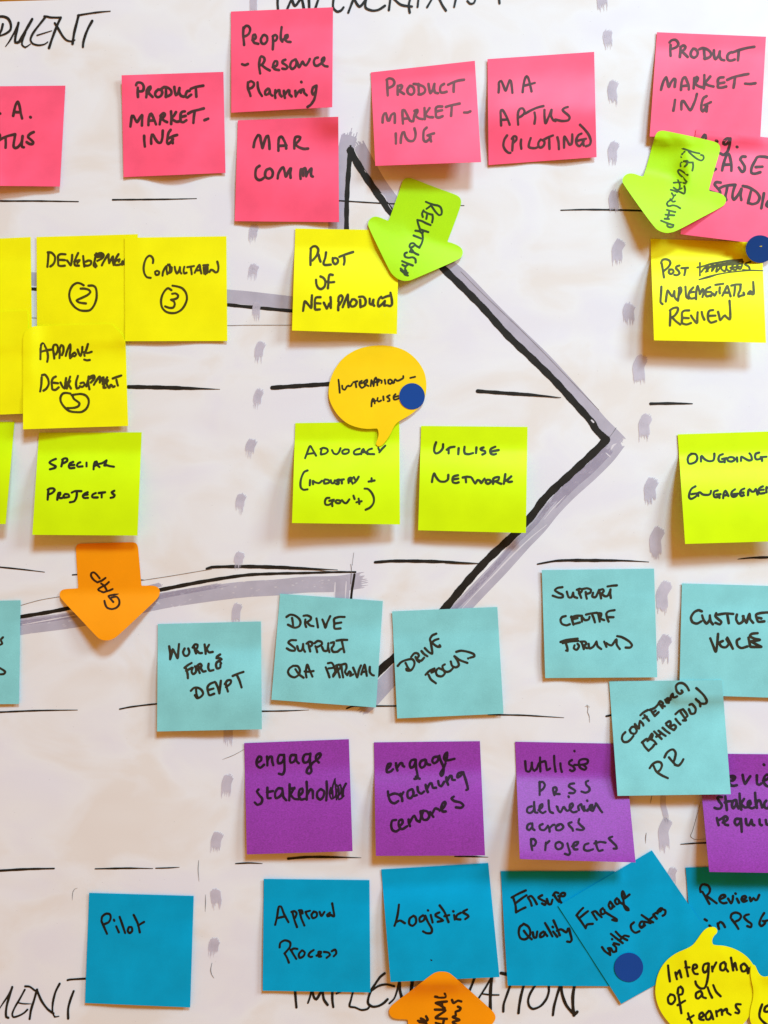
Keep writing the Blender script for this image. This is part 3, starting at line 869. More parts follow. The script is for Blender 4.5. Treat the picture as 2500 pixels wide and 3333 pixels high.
# --- lime
sticky('blank lime note cut by the left edge', 'lime', LI, (0, 1350, K8), '-590,45 98,47 38,738 -655,735', [], (8, 8), .18, 1.5, .2)
sticky('lime square note reading SPECIAL PROJECTS above the orange GAP arrow', 'lime', LI, T4(90, 1390),
       '152,75 1540,70 1483,1465 62,1455', [
    '380,430 320,455 295,480 340,510 380,530 370,550 300,570; 475,440 465,490 455,530; 465,440 490,425 530,425 535,455 500,480 475,490; 615,470 570,490 555,530 570,555 630,550; 565,515 630,510; 710,475 680,490 665,520 680,535 740,530; 795,480 795,510 795,530; 890,570 895,510 910,470 930,465 940,510 970,540; 895,530 950,500 1000,490; 1065,450 1050,490 1035,518 1070,515 1100,525 1165,535; 1000,490 1060,455',
    '280,850 275,920 270,980; 270,845 300,830 350,830 365,850 330,890 285,910; 400,980 405,930 415,890 440,885 440,910 410,940 450,960 480,950; 490,920 480,950 520,950 560,940 550,910 505,905; 595,885 640,865 725,865; 665,875 660,940 630,1000 570,1015; 810,880 770,900 745,930 760,955 815,955; 755,920 810,910; 920,890 880,910 870,940 890,950 945,950; 960,890 1045,880; 1000,890 1000,950; 1170,860 1135,880 1150,900 1175,920 1160,945 1120,955'],
       (9, 8), .2, 1.8, .2, w=33, ink=ink_mat('fresh_ink_on_lime', (0.016, 0.015, 0.004)))
sticky('lime square note reading ADVOCACY (INDUSTRY + GOV\'T), under the orange speech bubble tail', 'lime', LI, T4(930, 1360),
       '130,70 1535,52 1543,1440 85,1420', [
    (30, '262,545 290,470 330,380 370,440 410,510; 285,490 380,475; 485,420 475,470 475,490 ; 470,420 510,405 560,420 570,450 540,480 480,495; 625,435 650,480 690,490 720,460 740,410; 800,425 765,450 770,480 810,485 850,465 850,430 810,425; 1000,415 950,430 920,460 930,490 990,490 1020,480; 1020,490 1030,440 1050,420 1070,460 1110,490; 1025,465 1080,460; 1165,415 1120,430 1100,460 1120,485 1195,490; 1250,405 1265,440 1280,445; 1345,375 1300,420 1265,465'),
    '295,710 250,730 215,800 200,870 205,940 240,970 295,965; 330,840 325,910; 370,895 368,850 400,870 450,880 490,850; 520,840 520,885 550,885 590,870 580,840 530,830; 610,840 620,880 650,880 665,845; 720,830 690,840 695,860 720,870 710,895 680,890; 720,840 785,830; 755,840 760,885; 850,880 845,830 860,810 890,810 890,835 855,850 890,860 905,890; 920,800 940,835 960,840; 985,795 960,840 930,875; 1120,860 1200,845; 1160,815 1160,860',
    '590,1080 550,1085 530,1130 540,1170 580,1175 620,1150 640,1120; 590,1120 650,1105; 625,1140 630,1190; 690,1110 670,1130 690,1150 730,1150 740,1120 700,1110; 760,1110 790,1145 820,1150 860,1100; 915,1050 930,1095; 955,1140 1025,1125; 985,1090 995,1160; 1065,955 1110,960 1160,1010 1190,1080 1185,1150 1140,1210 1080,1240'],
       (14, 9.5), .2, 1.5, .15, w=31)
sticky('lime square note reading UTILISE NETWORK, beside the big black arrow tip', 'lime', LI, T4(1340, 1360),
       '128,108 1565,122 1543,1555 88,1518', [
    '330,330 310,390 305,450 330,480 380,460 420,410 425,355; 475,430 520,400 580,390; 500,420 500,480; 635,410 630,490; 715,390 710,440 720,480 770,490 830,475; 875,400 870,475; 970,400 930,415 940,435 990,450 995,475 955,495; 1130,390 1075,415 1060,450 1075,485 1110,495 1140,485; 1070,455 1175,435',
    '275,865 285,800 305,750 330,800 380,855 450,860 490,830 495,770; 625,775 570,790 550,830 560,870 600,880 635,870; 560,830 630,820; 690,805 750,795 800,800; 730,810 735,870; 815,815 840,860 860,885 890,840 920,850 940,880 970,840 985,820; 1010,840 1000,870 1030,890 1065,870 1060,840 1025,835; 1100,890 1105,820 1150,800 1180,800 1170,840 1120,860; 1140,860 1180,880 1210,890; 1265,760 1255,830 1245,890; 1345,790 1300,830 1270,850; 1290,840 1310,865 1355,860'],
       (7.5, 9), .22, 1.9, .2, w=34)
sticky('lime note cut by the right edge reading ONGOING ENGAGEMENT', 'lime', LI, T4(2100, 1390),
       '440,98 1890,52 2020,1535 540,1578', [
    '630,360 590,390 575,440 590,490 640,490 690,460 705,410 680,365 620,360; 755,465 755,400 765,390 800,430 860,460 920,450 935,400 935,360; 1050,365 1005,385 990,430 1005,465 1060,465 1085,430; 1040,430 1100,420; 1075,435 1075,475; 1150,405 1115,420 1120,455 1170,465 1210,440 1190,410 1150,405; 1240,410 1245,465; 1295,455 1300,400 1340,420 1400,450 1440,440 1430,380 1410,355; 1540,345 1495,360 1485,400 1500,435 1550,430 1580,405; 1560,405 1640,400; 1575,415 1580,455',
    '680,800 630,830 600,890 595,950 620,970 680,940 720,900; 630,905 700,895; 720,930 715,890 740,880 780,910 850,915 880,900 890,860; 980,855 935,870 925,910 940,945 990,940 1010,910; 960,910 1020,905; 1000,920 1005,955; 1055,960 1060,900 1085,860 1100,880 1125,930; 1065,925 1110,915; 1215,840 1175,870 1165,910 1185,940 1230,930 1245,900; 1195,905 1250,900; 1340,830 1300,850 1280,890 1300,930 1335,920; 1285,885 1330,885; 1390,920 1395,860 1410,840 1440,870 1470,870 1495,835 1510,880 1520,910; 1590,800 1550,820 1530,860 1550,895 1610,890; 1545,850 1600,845; 1640,880 1640,810 1700,850; 1700,860 1710,800; 1740,800 1820,790; 1780,800 1785,860'],
       (13, 12), .2, 1.7, .2, w=33, ink=ink_mat('dark_ink_on_lime', (0.018, 0.020, 0.003)))

# --- teal
sticky('teal note cut by the left edge with only line ends S and D showing', 'teal', TE, (0, 1950, K8),
       '-560,24 138,8 128,708 -580,714', [
    (16, '20,258 5,275 15,300 -5,310; -40,262 -30,310'), (16, '-10,460 35,490 25,505 -10,508; -50,470 -40,520')], (1, 1), .2, 1.5, .3)
sticky('teal square note reading WORK FORCE DEVPT', 'teal', TE, T4(490, 2000),
       '98,130 1490,95 1503,1550 88,1580', [
    '252,430 265,520 265,605 285,540 300,470 330,520 365,590 375,500 385,400; 460,460 440,510 460,555 500,555 525,510 510,460; 590,440 600,480 615,525; 570,445 600,405 635,410 630,450 600,480; 630,490 660,520 695,520; 730,405 740,470 745,530; 790,410 765,450 750,470; 760,470 790,510 840,505',
    '480,730 500,800 505,860; 460,720 510,680 555,655; 480,760 540,730 560,720; 570,720 555,770 575,805 610,780 615,730 600,700; 650,700 645,740 665,790; 620,700 670,665 690,690 670,730; 680,730 710,770 745,765; 785,665 780,720 800,760 850,750; 940,540 895,570 890,590 940,590 960,605 900,640 885,680 900,730 940,715 945,670; 890,650 930,630 955,660',
    '615,1010 620,1070 640,1130; 545,1030 590,990 640,990 690,1020 710,1070 680,1110 630,1130 600,1090; 870,910 800,940 770,980 775,1040 795,1090 860,1070; 780,1020 850,1000; 880,920 910,990 930,1065 940,980 950,895; 1015,930 1030,990 1045,1040; 1005,940 1040,890 1085,890 1080,930 1020,980; 1110,830 1180,800 1255,775; 1165,815 1200,890 1230,985'],
       (4.5, 5), .25, 1.5, .3, w=35)
sticky('teal square note reading DRIVE SUPPORT QA APPROVAL', 'teal', TE, T4(870, 1920),
       '172,52 1560,152 1468,1588 55,1483', [
    '335,380 345,440 350,500; 260,365 310,335 370,345 430,390 450,440 430,490 370,510 280,470; 515,400 510,450 525,500; 490,350 540,345 590,370 585,400 530,440; 540,440 580,480 625,490; 665,385 675,440 685,505; 745,400 770,460 785,510 810,440 850,355; 1045,365 970,365 905,390 905,450 910,520 990,520; 910,455 1000,440',
    '390,680 320,680 285,710 330,750 375,790 370,820 310,815 265,790; 405,760 425,820 460,820 480,770 485,730; 485,740 490,800 510,835; 555,730 570,790 580,830; 530,725 570,700 610,715 600,750 570,770; 650,760 665,800 675,840; 640,720 680,690 730,700 740,730 700,760 660,775; 740,770 765,820 810,820 820,770 825,720; 820,770 840,840; 860,715 900,705 895,750 870,790 890,835 950,835; 950,835 990,800 1020,790; 935,685 1010,675 1080,675; 1010,700 1025,770 1040,840',
    '350,1025 300,1060 280,1110 310,1160 370,1180 430,1140 440,1080 410,1030 350,1025; 380,1070 430,1140 490,1185; 530,1180 520,1110 540,1010 570,1080 610,1170; 505,1100 560,1105 625,1095',
    '790,1045 820,1120 840,1180; 820,990 870,985 900,1030 920,1100 890,1150; 830,1060 900,1050; 890,1170 930,1110; 940,1030 960,1110 980,1180; 930,1020 980,1010 990,1040 960,1080; 1000,1010 1010,1100 1025,1180; 1000,1010 1060,1000 1070,1050 1050,1110 1080,1150; 1080,1150 1110,1100 1130,1120 1120,1160 1160,1140; 1160,1050 1190,1120 1215,1180 1240,1080 1265,1020; 1270,1140 1290,1070 1315,1010 1330,1080 1345,1160; 1280,1110 1340,1100; 1385,1040 1385,1110 1420,1150 1440,1155'],
       (2.2, 3.0), .25, 1.5, .35, w=34)
sticky('teal square note with slanted words DRIVE FOCUS', 'teal', TE, T4(1260, 1960),
       '67,125 1488,65 1572,1505 137,1570', [
    '250,820 280,880 310,920; 145,860 190,810 260,780 340,770 370,810 360,870 320,920 265,920 260,900; 385,740 410,790 435,810; 325,740 370,690 410,690 430,720 400,770; 410,780 460,790 500,750; 465,660 500,700 545,730; 510,620 560,670 610,695 600,600 590,540; 665,425 610,450 580,500 590,540; 600,545 650,510 695,495; 620,560 680,600 720,600 710,580',
    '520,980 570,930 640,895; 560,980 590,1040 660,1095; 600,950 660,920; 680,900 660,940 680,990 740,1000 780,960 760,920 700,890; 780,840 750,860 760,910 800,940 850,930 890,890; 860,800 880,860 930,880 970,850 950,790 910,730; 910,730 980,780 1085,820; 935,670 1000,655 1090,670 1170,700 1180,730 1120,750; 1095,758 1096,760'],
       (2.6, 2.2), .22, 1.6, .4, w=34)
sticky('teal square note reading SUPPORT CENTRE FORUMS', 'teal', TE, T4(1750, 1840),
       '57,65 1572,45 1615,1512 103,1522', [
    '335,295 270,305 235,335 280,370 340,400 340,430 280,435 205,410; 395,355 420,430 460,430 480,370; 480,370 490,420 535,440; 555,340 570,390 590,440; 530,330 570,315 600,330 590,360 560,380; 650,360 655,410 665,450; 610,320 670,310 720,330 710,370 660,385; 750,370 740,420 780,430 810,380 830,330; 832,340 848,395 858,445; 835,335 880,322 895,348 870,380 905,415 945,412 985,330; 945,285 1010,275 1070,270; 985,325 980,380 990,440',
    '380,685 330,700 310,740 330,790 390,810 435,795; 455,690 470,750 485,800; 450,700 530,680 600,682; 465,728 540,712; 480,795 570,772; 600,760 600,700 640,740 690,730 702,695; 655,665 720,650 800,640; 740,670 760,720 775,770; 820,650 830,700 840,760; 800,645 860,650 850,700 830,710 900,740; 1040,605 960,620 930,650 940,710 960,760; 940,700 1025,700',
    '385,1060 400,1110 405,1155 385,1150; 310,1035 400,1005 540,990; 340,1050 430,1030 550,1020; 500,1080 490,1120 530,1140 560,1090 540,1060; 590,1030 610,1080 625,1130; 580,1030 640,1030 660,1060 620,1090 670,1120; 690,1060 700,1120 750,1100 795,1030; 795,1030 810,1090 860,1130; 900,1030 930,1100; 930,1050 960,1070 1000,1080 1040,1030 1065,1000 1070,1070 1110,1130; 1075,955 1140,970 1240,1030 1275,1080 1250,1110 1190,1110'],
       (1.8, 1.2), .2, 1.5, .5, w=34)
sticky('teal note cut by the right edge reading CUSTOMER VOICE', 'teal', TE, T4(2100, 1880),
       '497,78 1990,122 2000,1632 462,1580', [
    '765,455 720,440 660,470 620,540 640,600 700,620 760,590; 770,510 790,570 830,620 870,570 875,510; 875,520 885,590 915,630; 960,480 950,520 1000,570 1030,600 1010,630 950,610; 985,500 1080,485 1190,490; 1110,500 1120,560 1130,615; 1240,500 1230,560 1265,620 1320,590 1330,520; 1320,520 1350,580 1370,610 1390,540 1410,490 1420,560 1460,610; 1640,470 1550,480 1500,500 1510,560 1530,595 1610,590; 1515,540 1570,550; 1650,470 1690,480 1680,600; 1700,470 1760,500 1700,540 1780,600',
    '880,820 920,920 955,1000 975,880 985,760; 1050,855 1005,880 1030,930 1090,940 1130,890 1100,830; 1110,810 1150,890 1185,960; 1275,825 1240,850 1250,920 1300,950 1380,930; 1395,810 1410,880 1420,930; 1520,750 1440,760 1415,790 1470,820 1550,840 1430,860; 1430,860 1500,900 1570,935 1430,935'],
       (2, 2.6), .2, 1.6, .35, w=38)

# --- blue
sticky('blue square note reading only Pilot, left end of the bottom row', 'blue', BU, T4(270, 2890),
       '83,68 1495,110 1448,1615 27,1555', [
    '255,460 290,540 325,620; 250,450 260,390 310,350 360,355 375,400 350,460 290,490; 450,520 485,600; 418,430 424,445; 495,390 530,490 570,610; 620,530 605,580 630,610 665,580 655,530 620,530; 685,365 740,480 768,600; 745,510 790,480 825,460'],
       (1.6, 2.2), .25, 1.4, .35, w=33)
sticky('blue square note reading Approval Process', 'blue', BU, T4(850, 2850),
       '35,45 1463,62 1475,1578 20,1555', [
    '190,665 215,560 240,420 270,420 310,520 370,630; 210,575 330,550; 425,500 450,600 485,695; 410,490 450,480 480,510 460,570; 520,480 545,580 585,675; 510,470 550,470 560,510; 600,490 620,540 650,580; 600,490 660,475; 710,490 680,530 700,575 750,550 750,500 710,485; 790,490 815,545 855,490; 930,500 890,530 900,550 950,530; 960,375 975,460 985,550 940,530',
    '250,970 260,910 320,875 390,900 390,960 320,1050; 315,1050 350,1110 375,1175; 400,1000 440,1070 475,1125; 400,1010 440,985 490,990; 550,1010 510,1060 520,1110 570,1090 590,1040 560,1010; 710,1005 660,1040 640,1080 670,1100 690,1095; 750,1080 800,1060 810,1030 775,1030 780,1095 810,1090; 850,1030 910,1040 930,1070 885,1110; 955,1020 1000,1000 1015,1050 980,1090'],
       (2, 2), .2, 1.6, .4, w=32)
sticky('blue square note reading Logistics, above the orange upward arrow', 'blue', BU, T4(1230, 2800),
       '45,125 1490,38 1643,1578 172,1645', [
    '285,600 270,720 245,830 225,885; 240,840 300,815 365,850; 480,750 430,790 425,860 470,885 515,840 510,770 480,750; 610,745 565,780 570,830 620,810 640,750; 640,750 680,840 730,930 720,980 660,985 610,960; 715,740 740,840; 675,675 680,680; 830,705 780,730 780,750 850,790 880,815 810,830; 835,610 900,700 955,835; 900,755 965,740; 1030,740 1040,800; 1018,688 1022,692; 1120,710 1070,740 1060,790 1115,800; 1205,665 1150,700 1210,740 1225,760 1180,795',
    ('ink_speck', 16, '716,1345 728,1354')],
       (6, 5), .16, 2.0, .2, w=34)
sticky('blue square note reading Ensure Quality, shaded along its top by a purple note', 'blue', BU, T4(1620, 2820),
       '40,65 1580,65 1640,1620 135,1610', [
    '190,420 280,370 380,325; 210,420 240,520 250,620; 240,500 330,430 390,390; 250,620 320,580 375,555; 415,430 445,480 460,530; 410,420 450,400 490,440 530,510; 600,390 550,420 590,450 650,480 640,520 600,500; 665,440 690,510 720,510 740,450; 760,380 790,430 830,480; 750,390 780,350 820,360; 820,400 900,400 910,365 870,360 840,400 840,460 860,490',
    '350,780 300,820 285,900 310,970 370,985 430,940 440,870 410,810 350,775; 355,870 400,930 460,985; 475,890 490,960 520,960 535,880; 620,880 580,910 575,955 620,940 640,890; 640,900 670,940; 640,765 690,850 740,945; 750,880 805,950; 742,815 748,822; 755,730 800,830 840,930; 800,870 850,850 880,860; 890,870 930,890 950,840; 965,840 985,920 1000,990 980,1020 940,1015'],
       (2, 1), .2, 1.7, .25, w=35)
sticky('blue note cut by the right edge reading Review in PSG', 'blue', BU, (2220, 2800, 5.925),
       '68,142 2190,95 2390,2260 250,2285', [
    '395,610 460,720 530,840; 360,610 350,540 380,480 430,465 500,490 540,550 530,620 470,690; 470,690 560,750 670,830; 750,750 840,700 820,670 760,680 720,740 740,800 800,830 860,820; 890,740 950,830 980,760 985,690; 1060,740 1100,820; 1030,640 1040,650; 1170,760 1240,720 1220,690 1170,700 1150,760 1190,800 1250,780; 1310,720 1330,790 1380,730 1420,770 1450,760 1490,670',
    '440,1140 480,1165; 530,1260 560,1290 600,1340; 690,1220 700,1270 715,1325; 695,1240 740,1190 790,1220 830,1290',
    '960,1140 1030,1230 1090,1325; 940,1110 960,1040 1040,1010 1120,1040 1140,1090 1100,1150 1040,1180; 1290,1045 1230,1060 1200,1100 1260,1170 1340,1230 1330,1290 1260,1270; 1585,1020 1530,1110 1495,1220 1530,1270 1590,1230 1610,1190 1560,1170; 1580,1180 1659,1160 1720,1165'],
       (1, 1), .2, 1.6, .25, w=50)
sticky('blue note turned on its corner reading Engage with centres, bearing a blue dot', 'blue', BU, T4(1820, 2860),
       '-13,368 1253,-382 2165,955 838,1692', [
    '235,495 280,440 325,395; 240,500 300,580 360,670; 290,520 350,470 390,440; 360,660 380,620 455,610; 450,460 480,510 510,555; 445,455 490,440 530,480 575,520; 590,400 560,430 580,480 620,460 610,420; 620,450 700,500 780,550 780,570 720,555; 690,310 670,360 700,410 730,370 700,320; 720,370 745,375; 780,265 755,300 780,345 820,320 800,280; 810,310 870,350 930,400 940,425 910,420 880,370 870,300; 870,290 850,220 860,170 890,230 880,270 950,215',
    '580,925 620,980 690,1030; 690,1030 680,970 660,940 700,940 730,990 770,980 ; 770,980 770,930 730,890; 740,870 810,890; 715,815 718,820; 700,745 780,810 860,870; 765,715 830,780 920,830; 830,820 880,770 940,780',
    '1010,590 970,630 980,690 1030,730 1085,710; 1090,640 1130,650 1150,590 1110,580 1085,630 1110,665 1160,630; 1150,580 1200,590 1235,600; 1115,490 1200,550 1270,590; 1220,550 1260,520; 1275,480 1300,520 1320,540; 1270,490 1310,460 1330,470; 1330,440 1370,400 1390,400 1370,440 1340,450; 1390,410 1435,430 1430,480 1400,500'],
       (1, .6), .3, 1.6, .25, w=34)

# --- purple
sticky('purple square note reading engage stakeholder', 'purple', PU, T4(780, 2400),
       '62,78 1475,25 1525,1537 98,1580', [
    '245,340 290,310 290,265 260,260 230,320 235,380 280,410 330,370; 370,260 375,320 375,380; 375,320 410,260 435,265 440,320 455,375; 590,240 540,240 515,300 525,350 570,340 600,280 600,235; 600,240 605,350 605,450 580,500 530,490; 750,240 700,240 680,290 690,340 730,330 760,280 760,240; 760,260 770,320 800,350; 940,225 880,235 855,290 870,340 920,330 950,270 955,220; 955,230 950,330 960,400 970,460 940,490 905,470 920,420 960,380; 960,380 990,340 1050,300 1095,240 1085,215 1040,240 1030,290 1070,340',
    '255,705 235,730 265,780 305,830 290,890 240,910 205,880; 375,680 375,760 380,820 420,820; 370,740 450,725; 570,690 520,690 480,750 490,820 540,800 580,740 575,690; 580,720 590,800 630,850; 675,635 675,740 670,850; 740,680 700,750 680,790; 690,780 740,830 800,835; 680,690 740,690; 800,790 850,740 845,690 810,710 800,790 830,840 880,830; 905,600 910,720 905,840; 910,780 960,700 985,720 990,820; 1090,700 1050,740 1050,810 1090,840 1130,800 1140,730 1100,700; 1175,595 1180,720 1170,850; 1435,625 1400,700 1390,800 1400,790',
    (25, '1290,560 1260,650 1240,760; 1285,570 1300,700 1310,840; 1230,680 1215,760 1240,830 1290,800 1320,700; 1310,640 1340,700 1330,820; 1320,800 1370,740 1360,640 1330,660; 1340,840 1380,820; 1255,720 1260,820')],
       (5, 6.5), .25, 1.4, .2)
sticky('purple square note reading engage training centres', 'purple', PU, T4(1200, 2400),
       '72,68 1502,52 1572,1595 98,1600', [
    '245,430 290,390 300,355 265,360 245,420 250,470 300,460 330,430; 370,350 375,400 390,450; 385,410 430,350 455,350 460,380 480,395; 620,300 580,310 555,360 570,410 610,390 635,320; 635,300 640,400 655,480 660,550 620,560; 640,530 690,560; 760,300 710,320 690,370 715,410 760,380 775,310; 775,320 790,360 830,370; 940,260 880,270 860,320 885,350 930,320 955,250; 955,255 980,330 1010,400 1010,480 985,520 970,490 1010,420 1040,350; 1040,320 1060,260 1060,205 1030,230 1020,290 1060,310 1160,290',
    '260,730 270,800 300,870 350,890 400,860; 265,790 340,760 400,770 440,800; 430,760 450,820 455,860; 440,790 470,740; 580,700 530,730 530,810 570,820 610,750 590,700; 600,730 610,790 650,780; 660,670 670,730 710,760 750,730; 770,640 780,690 800,740; 790,690 830,620 850,620 870,680 910,680; 940,590 950,640 980,660 1020,600; 1050,540 1055,590 1075,640; 1060,590 1100,520 1120,520 1130,570 1165,575; 1260,470 1210,490 1200,540 1240,520 1280,470; 1280,480 1310,570 1335,660 1340,700 1320,710',
    '370,1115 320,1125 305,1180 320,1250 370,1270 420,1240; 420,1200 460,1150 450,1110 410,1130 410,1200 450,1240 520,1200; 540,1110 545,1160 560,1200; 555,1150 600,1070 620,1060 650,1120 690,1140; 690,1140 710,1060 700,1000; 700,1000 740,990; 740,990 720,1060 740,1110 790,1110 820,1060 790,1000 740,990; 830,1010 850,1040 875,1075; 860,1030 900,960 940,970; 960,990 1010,950 1040,890 1030,870 1000,890 980,950 1000,1000 1040,1000; 1150,800 1120,825 1160,860 1240,880 1280,920 1250,950 1180,945'],
       (8, 7.5), .25, 1.4, .15)
sticky('purple note with a bright lower half reading utilise P&SS deliveries across projects', 'purple', PU, T4(1670, 2410),
       '28,18 1500,46 1655,1648 92,1602', [
    '165,280 170,350 180,410 220,420 250,360 255,300; 255,300 260,370 290,410 320,380; 365,230 365,320 370,420 ; 320,390 350,310 390,290 430,280; 440,290 450,350 460,400 500,380; 555,210 560,320 575,420; 640,310 645,370 660,425; 828,140 832,148; 795,265 760,290 760,320 810,350 835,390 800,415 770,400; 830,330 900,330 1000,310 1010,265 960,250 900,270 890,320 910,370 970,395 990,370 950,330',
    '360,560 360,640 360,735; 355,570 400,560 430,600 410,650 370,680; 560,740 545,690 545,640 580,635 590,670 560,710 550,720 ; 580,720 630,725; 825,580 770,590 755,620 800,650 840,680 820,710 760,710; 1015,545 985,560 990,600 1030,640 1030,680 980,705 925,690',
    '250,890 200,910 190,960 230,980 280,940 285,830; 285,830 290,920 300,970 330,975; 345,940 395,900 395,860 365,880 360,950 400,980 440,960; 480,810 485,890 500,960 540,980; 600,900 610,940 640,970 680,900; 590,890 610,930; 690,900 730,950 770,930 810,880 800,850 770,870 770,930 810,970 860,960; 880,900 890,940 ; 880,890 920,860 930,900 960,950; 750,755 755,765; 1000,810 1005,818; 960,890 970,940 1010,950; 1010,930 1060,910 1070,870 1040,880 1035,930 1070,950; 1120,850 1150,890 1180,940 1205,970; 1080,950 1120,860',
    '240,1120 200,1140 190,1190 220,1210 260,1160 260,1120; 260,1140 265,1190 290,1210; 400,1130 360,1150 370,1200 420,1210 470,1160; 470,1150 490,1190 495,1230; 490,1190 540,1140 560,1140; 620,1140 580,1170 590,1210 640,1210 680,1170 650,1130 600,1140; 790,1105 750,1120 760,1150 800,1190 810,1220; 895,1060 885,1110 930,1160 960,1190 930,1210 860,1200',
    '245,1330 245,1400 260,1480; 240,1340 280,1330 310,1370 290,1420 260,1420; 445,1380 440,1430 435,1480; 445,1400 490,1360; 620,1370 580,1390 575,1440 610,1470 660,1450 670,1400 630,1370; 735,1390 750,1450 770,1520 750,1545 700,1530; 800,1430 860,1410 880,1370 830,1380 810,1420 830,1470 870,1470; 1020,1390 970,1410 960,1470 1010,1490 1080,1470; 1120,1360 1130,1430 1160,1490 1210,1480; 1100,1390 1180,1370 1250,1380; 1340,1300 1295,1320 1330,1360 1390,1420 1400,1460 1360,1460'],
       (19, 17), .27, 1.08, .1, w=33)
sticky('purple note cut by the right edge whose words begin review stakeholder', 'purple', PU, (2260, 2440, 6.9125),
       '82,88 2500,112 2760,2790 338,2752', [
    '800,600 870,590 920,620 880,690 810,700 ; 810,620 900,640; 780,690 790,760 830,805 880,815 960,800; 1090,570 1110,680 1145,770 1200,690 1260,600; 1410,580 1410,680 1420,770 1470,790 1510,760; 1565,335 1575,345; 1550,700 1650,660 1690,600 1640,560 1580,620 1560,720 1620,810 1700,830',
    '620,1070 560,1060 525,1080 560,1160 620,1250 590,1320 520,1330 460,1310; 700,1050 715,1180 735,1360; 690,1190 760,1165 830,1160; 930,1130 870,1160 850,1260 880,1320 940,1240 950,1140; 950,1150 970,1260 1000,1320; 1020,990 1030,1150 1060,1350; 1120,1110 1070,1190 1050,1230; 1060,1230 1140,1300 1210,1290; 1210,1270 1270,1220 1250,1150 1210,1190 1220,1280 1300,1320 1370,1290; 1370,970 1380,1130 1410,1310; 1390,1230 1440,1140 1480,1150 1530,1300; 1620,1150 1580,1200 1590,1300 1660,1320 1700,1240',
    '510,1540 530,1640 550,1700; 520,1600 600,1560 690,1500; 640,1640 730,1590 750,1540 700,1500 660,1570 690,1680 760,1700; 1030,1560 940,1560 910,1640 960,1700 1030,1640 1050,1560; 1050,1560 1060,1700 1070,1850; 1160,1560 1180,1680 1230,1700 1290,1580; 1290,1580 1310,1680 1350,1700; 1470,1570 1480,1680 1520,1700; 1610,1580 1630,1680 1680,1690 1730,1580'],
       (13, 13), .22, 1.25, .1, w=64)

# --- notes lying over other notes
sticky('teal note with slanted words CONFERENCES EXHIBITION PR', 'teal', TE, T4(1980, 2200),
       '12,75 1535,55 1655,1597 125,1620', [
    '230,760 195,800 185,850 210,890 260,890 310,850 340,810; 290,730 310,770 360,780 385,740 360,690 320,690 290,730; 360,650 400,700 415,710 420,640 430,610; 430,610 470,650 475,670; 435,530 480,490 535,460; 490,530 530,580 550,605; 470,575 520,550; 570,450 600,500 630,540; 560,460 630,430 660,400; 610,490 640,470; 630,540 680,490; 690,370 710,400 735,435; 670,390 700,340 740,370 720,400; 720,400 765,410; 770,320 790,360 820,360; 775,330 800,300 840,320 800,340; 840,320 850,270 870,240 880,290 900,290 930,275; 1090,195 1060,140 1010,100 950,100 915,140 930,210 970,240 1005,220 990,195',
    '460,890 490,950 545,1010; 455,900 520,850 545,870 ; 545,1010 600,960 620,930; 530,880 590,780 600,800 580,860; 570,850 620,880 650,920; 620,750 670,800 720,850; 650,820 700,790; 680,740 730,780 775,810; 735,700 780,740 830,775; 785,660 830,700 885,730; 780,640 830,610 845,640 830,680; 850,680 890,660 915,690 890,730; 910,580 940,620 975,655; 910,515 960,470 1010,450; 980,490 1020,550 1050,600 1010,600; 1010,450 1050,500 1070,540 1050,560; 1090,450 1120,510 1170,500 1180,440 1130,380 1100,390; 1245,410 1230,350 1190,320 1185,310; 1190,320 1250,370 1320,370 1330,330 1290,260 1220,190 1190,165',
    '610,1210 650,1290 720,1340 805,1380; 560,1245 600,1190 660,1160 710,1170 725,1210 700,1270 660,1300; 820,1100 870,1160 910,1200; 760,1100 790,1040 840,1000 880,995 910,1040 900,1110 880,1170; 900,1200 950,1210 990,1170 1015,1125'],
       (7, 8), .2, 1.1, .25, w=35)
sticky('pink note cut by the right edge reading CASE STUDIES, half under a green arrow', 'pink', PK, T4(2100, 400),
       '690,85 2130,252 1925,1680 478,1502', [
    '770,210 800,160 815,165 820,205; 960,236 975,252; 1150,215 1110,210 1070,240 1060,280 1090,290 1130,250 1150,210; 1150,210 1140,300 1110,390 1060,430 1015,410; 1240,322 1246,326',
    '930,640 955,622; 1040,640 1060,550 1100,440 1130,420 1150,480 1165,570 1165,645; 1070,565 1165,560; 1355,455 1310,455 1285,490 1310,530 1345,590 1340,640 1310,660 1265,600; 1700,475 1659,465 1600,455 1520,460 1480,520 1440,600 1435,670 1480,685 1555,665; 1495,595 1585,590',
    '1020,805 960,800 940,830 970,870 1010,920 1010,960 950,950 870,920; 990,890 1060,855 1140,840 1220,835; 1110,860 1100,920 1085,990 1095,1040; 1215,840 1190,920 1180,1000 1200,1035 1250,980 1300,890; 1300,890 1290,970 1300,1040; 1430,920 1410,1000 1390,1080; 1320,850 1400,870 1500,930 1545,1000 1520,1070 1450,1095 1400,1080; 1605,950 1590,1040 1570,1150; 1700,1040 1660,1060 1640,1110 1680,1140'],
       (6, 6), .15, 1.6, .4, w=40, ink=ink_mat('plain_ink_on_pink', (0.065, 0.022, 0.020)))
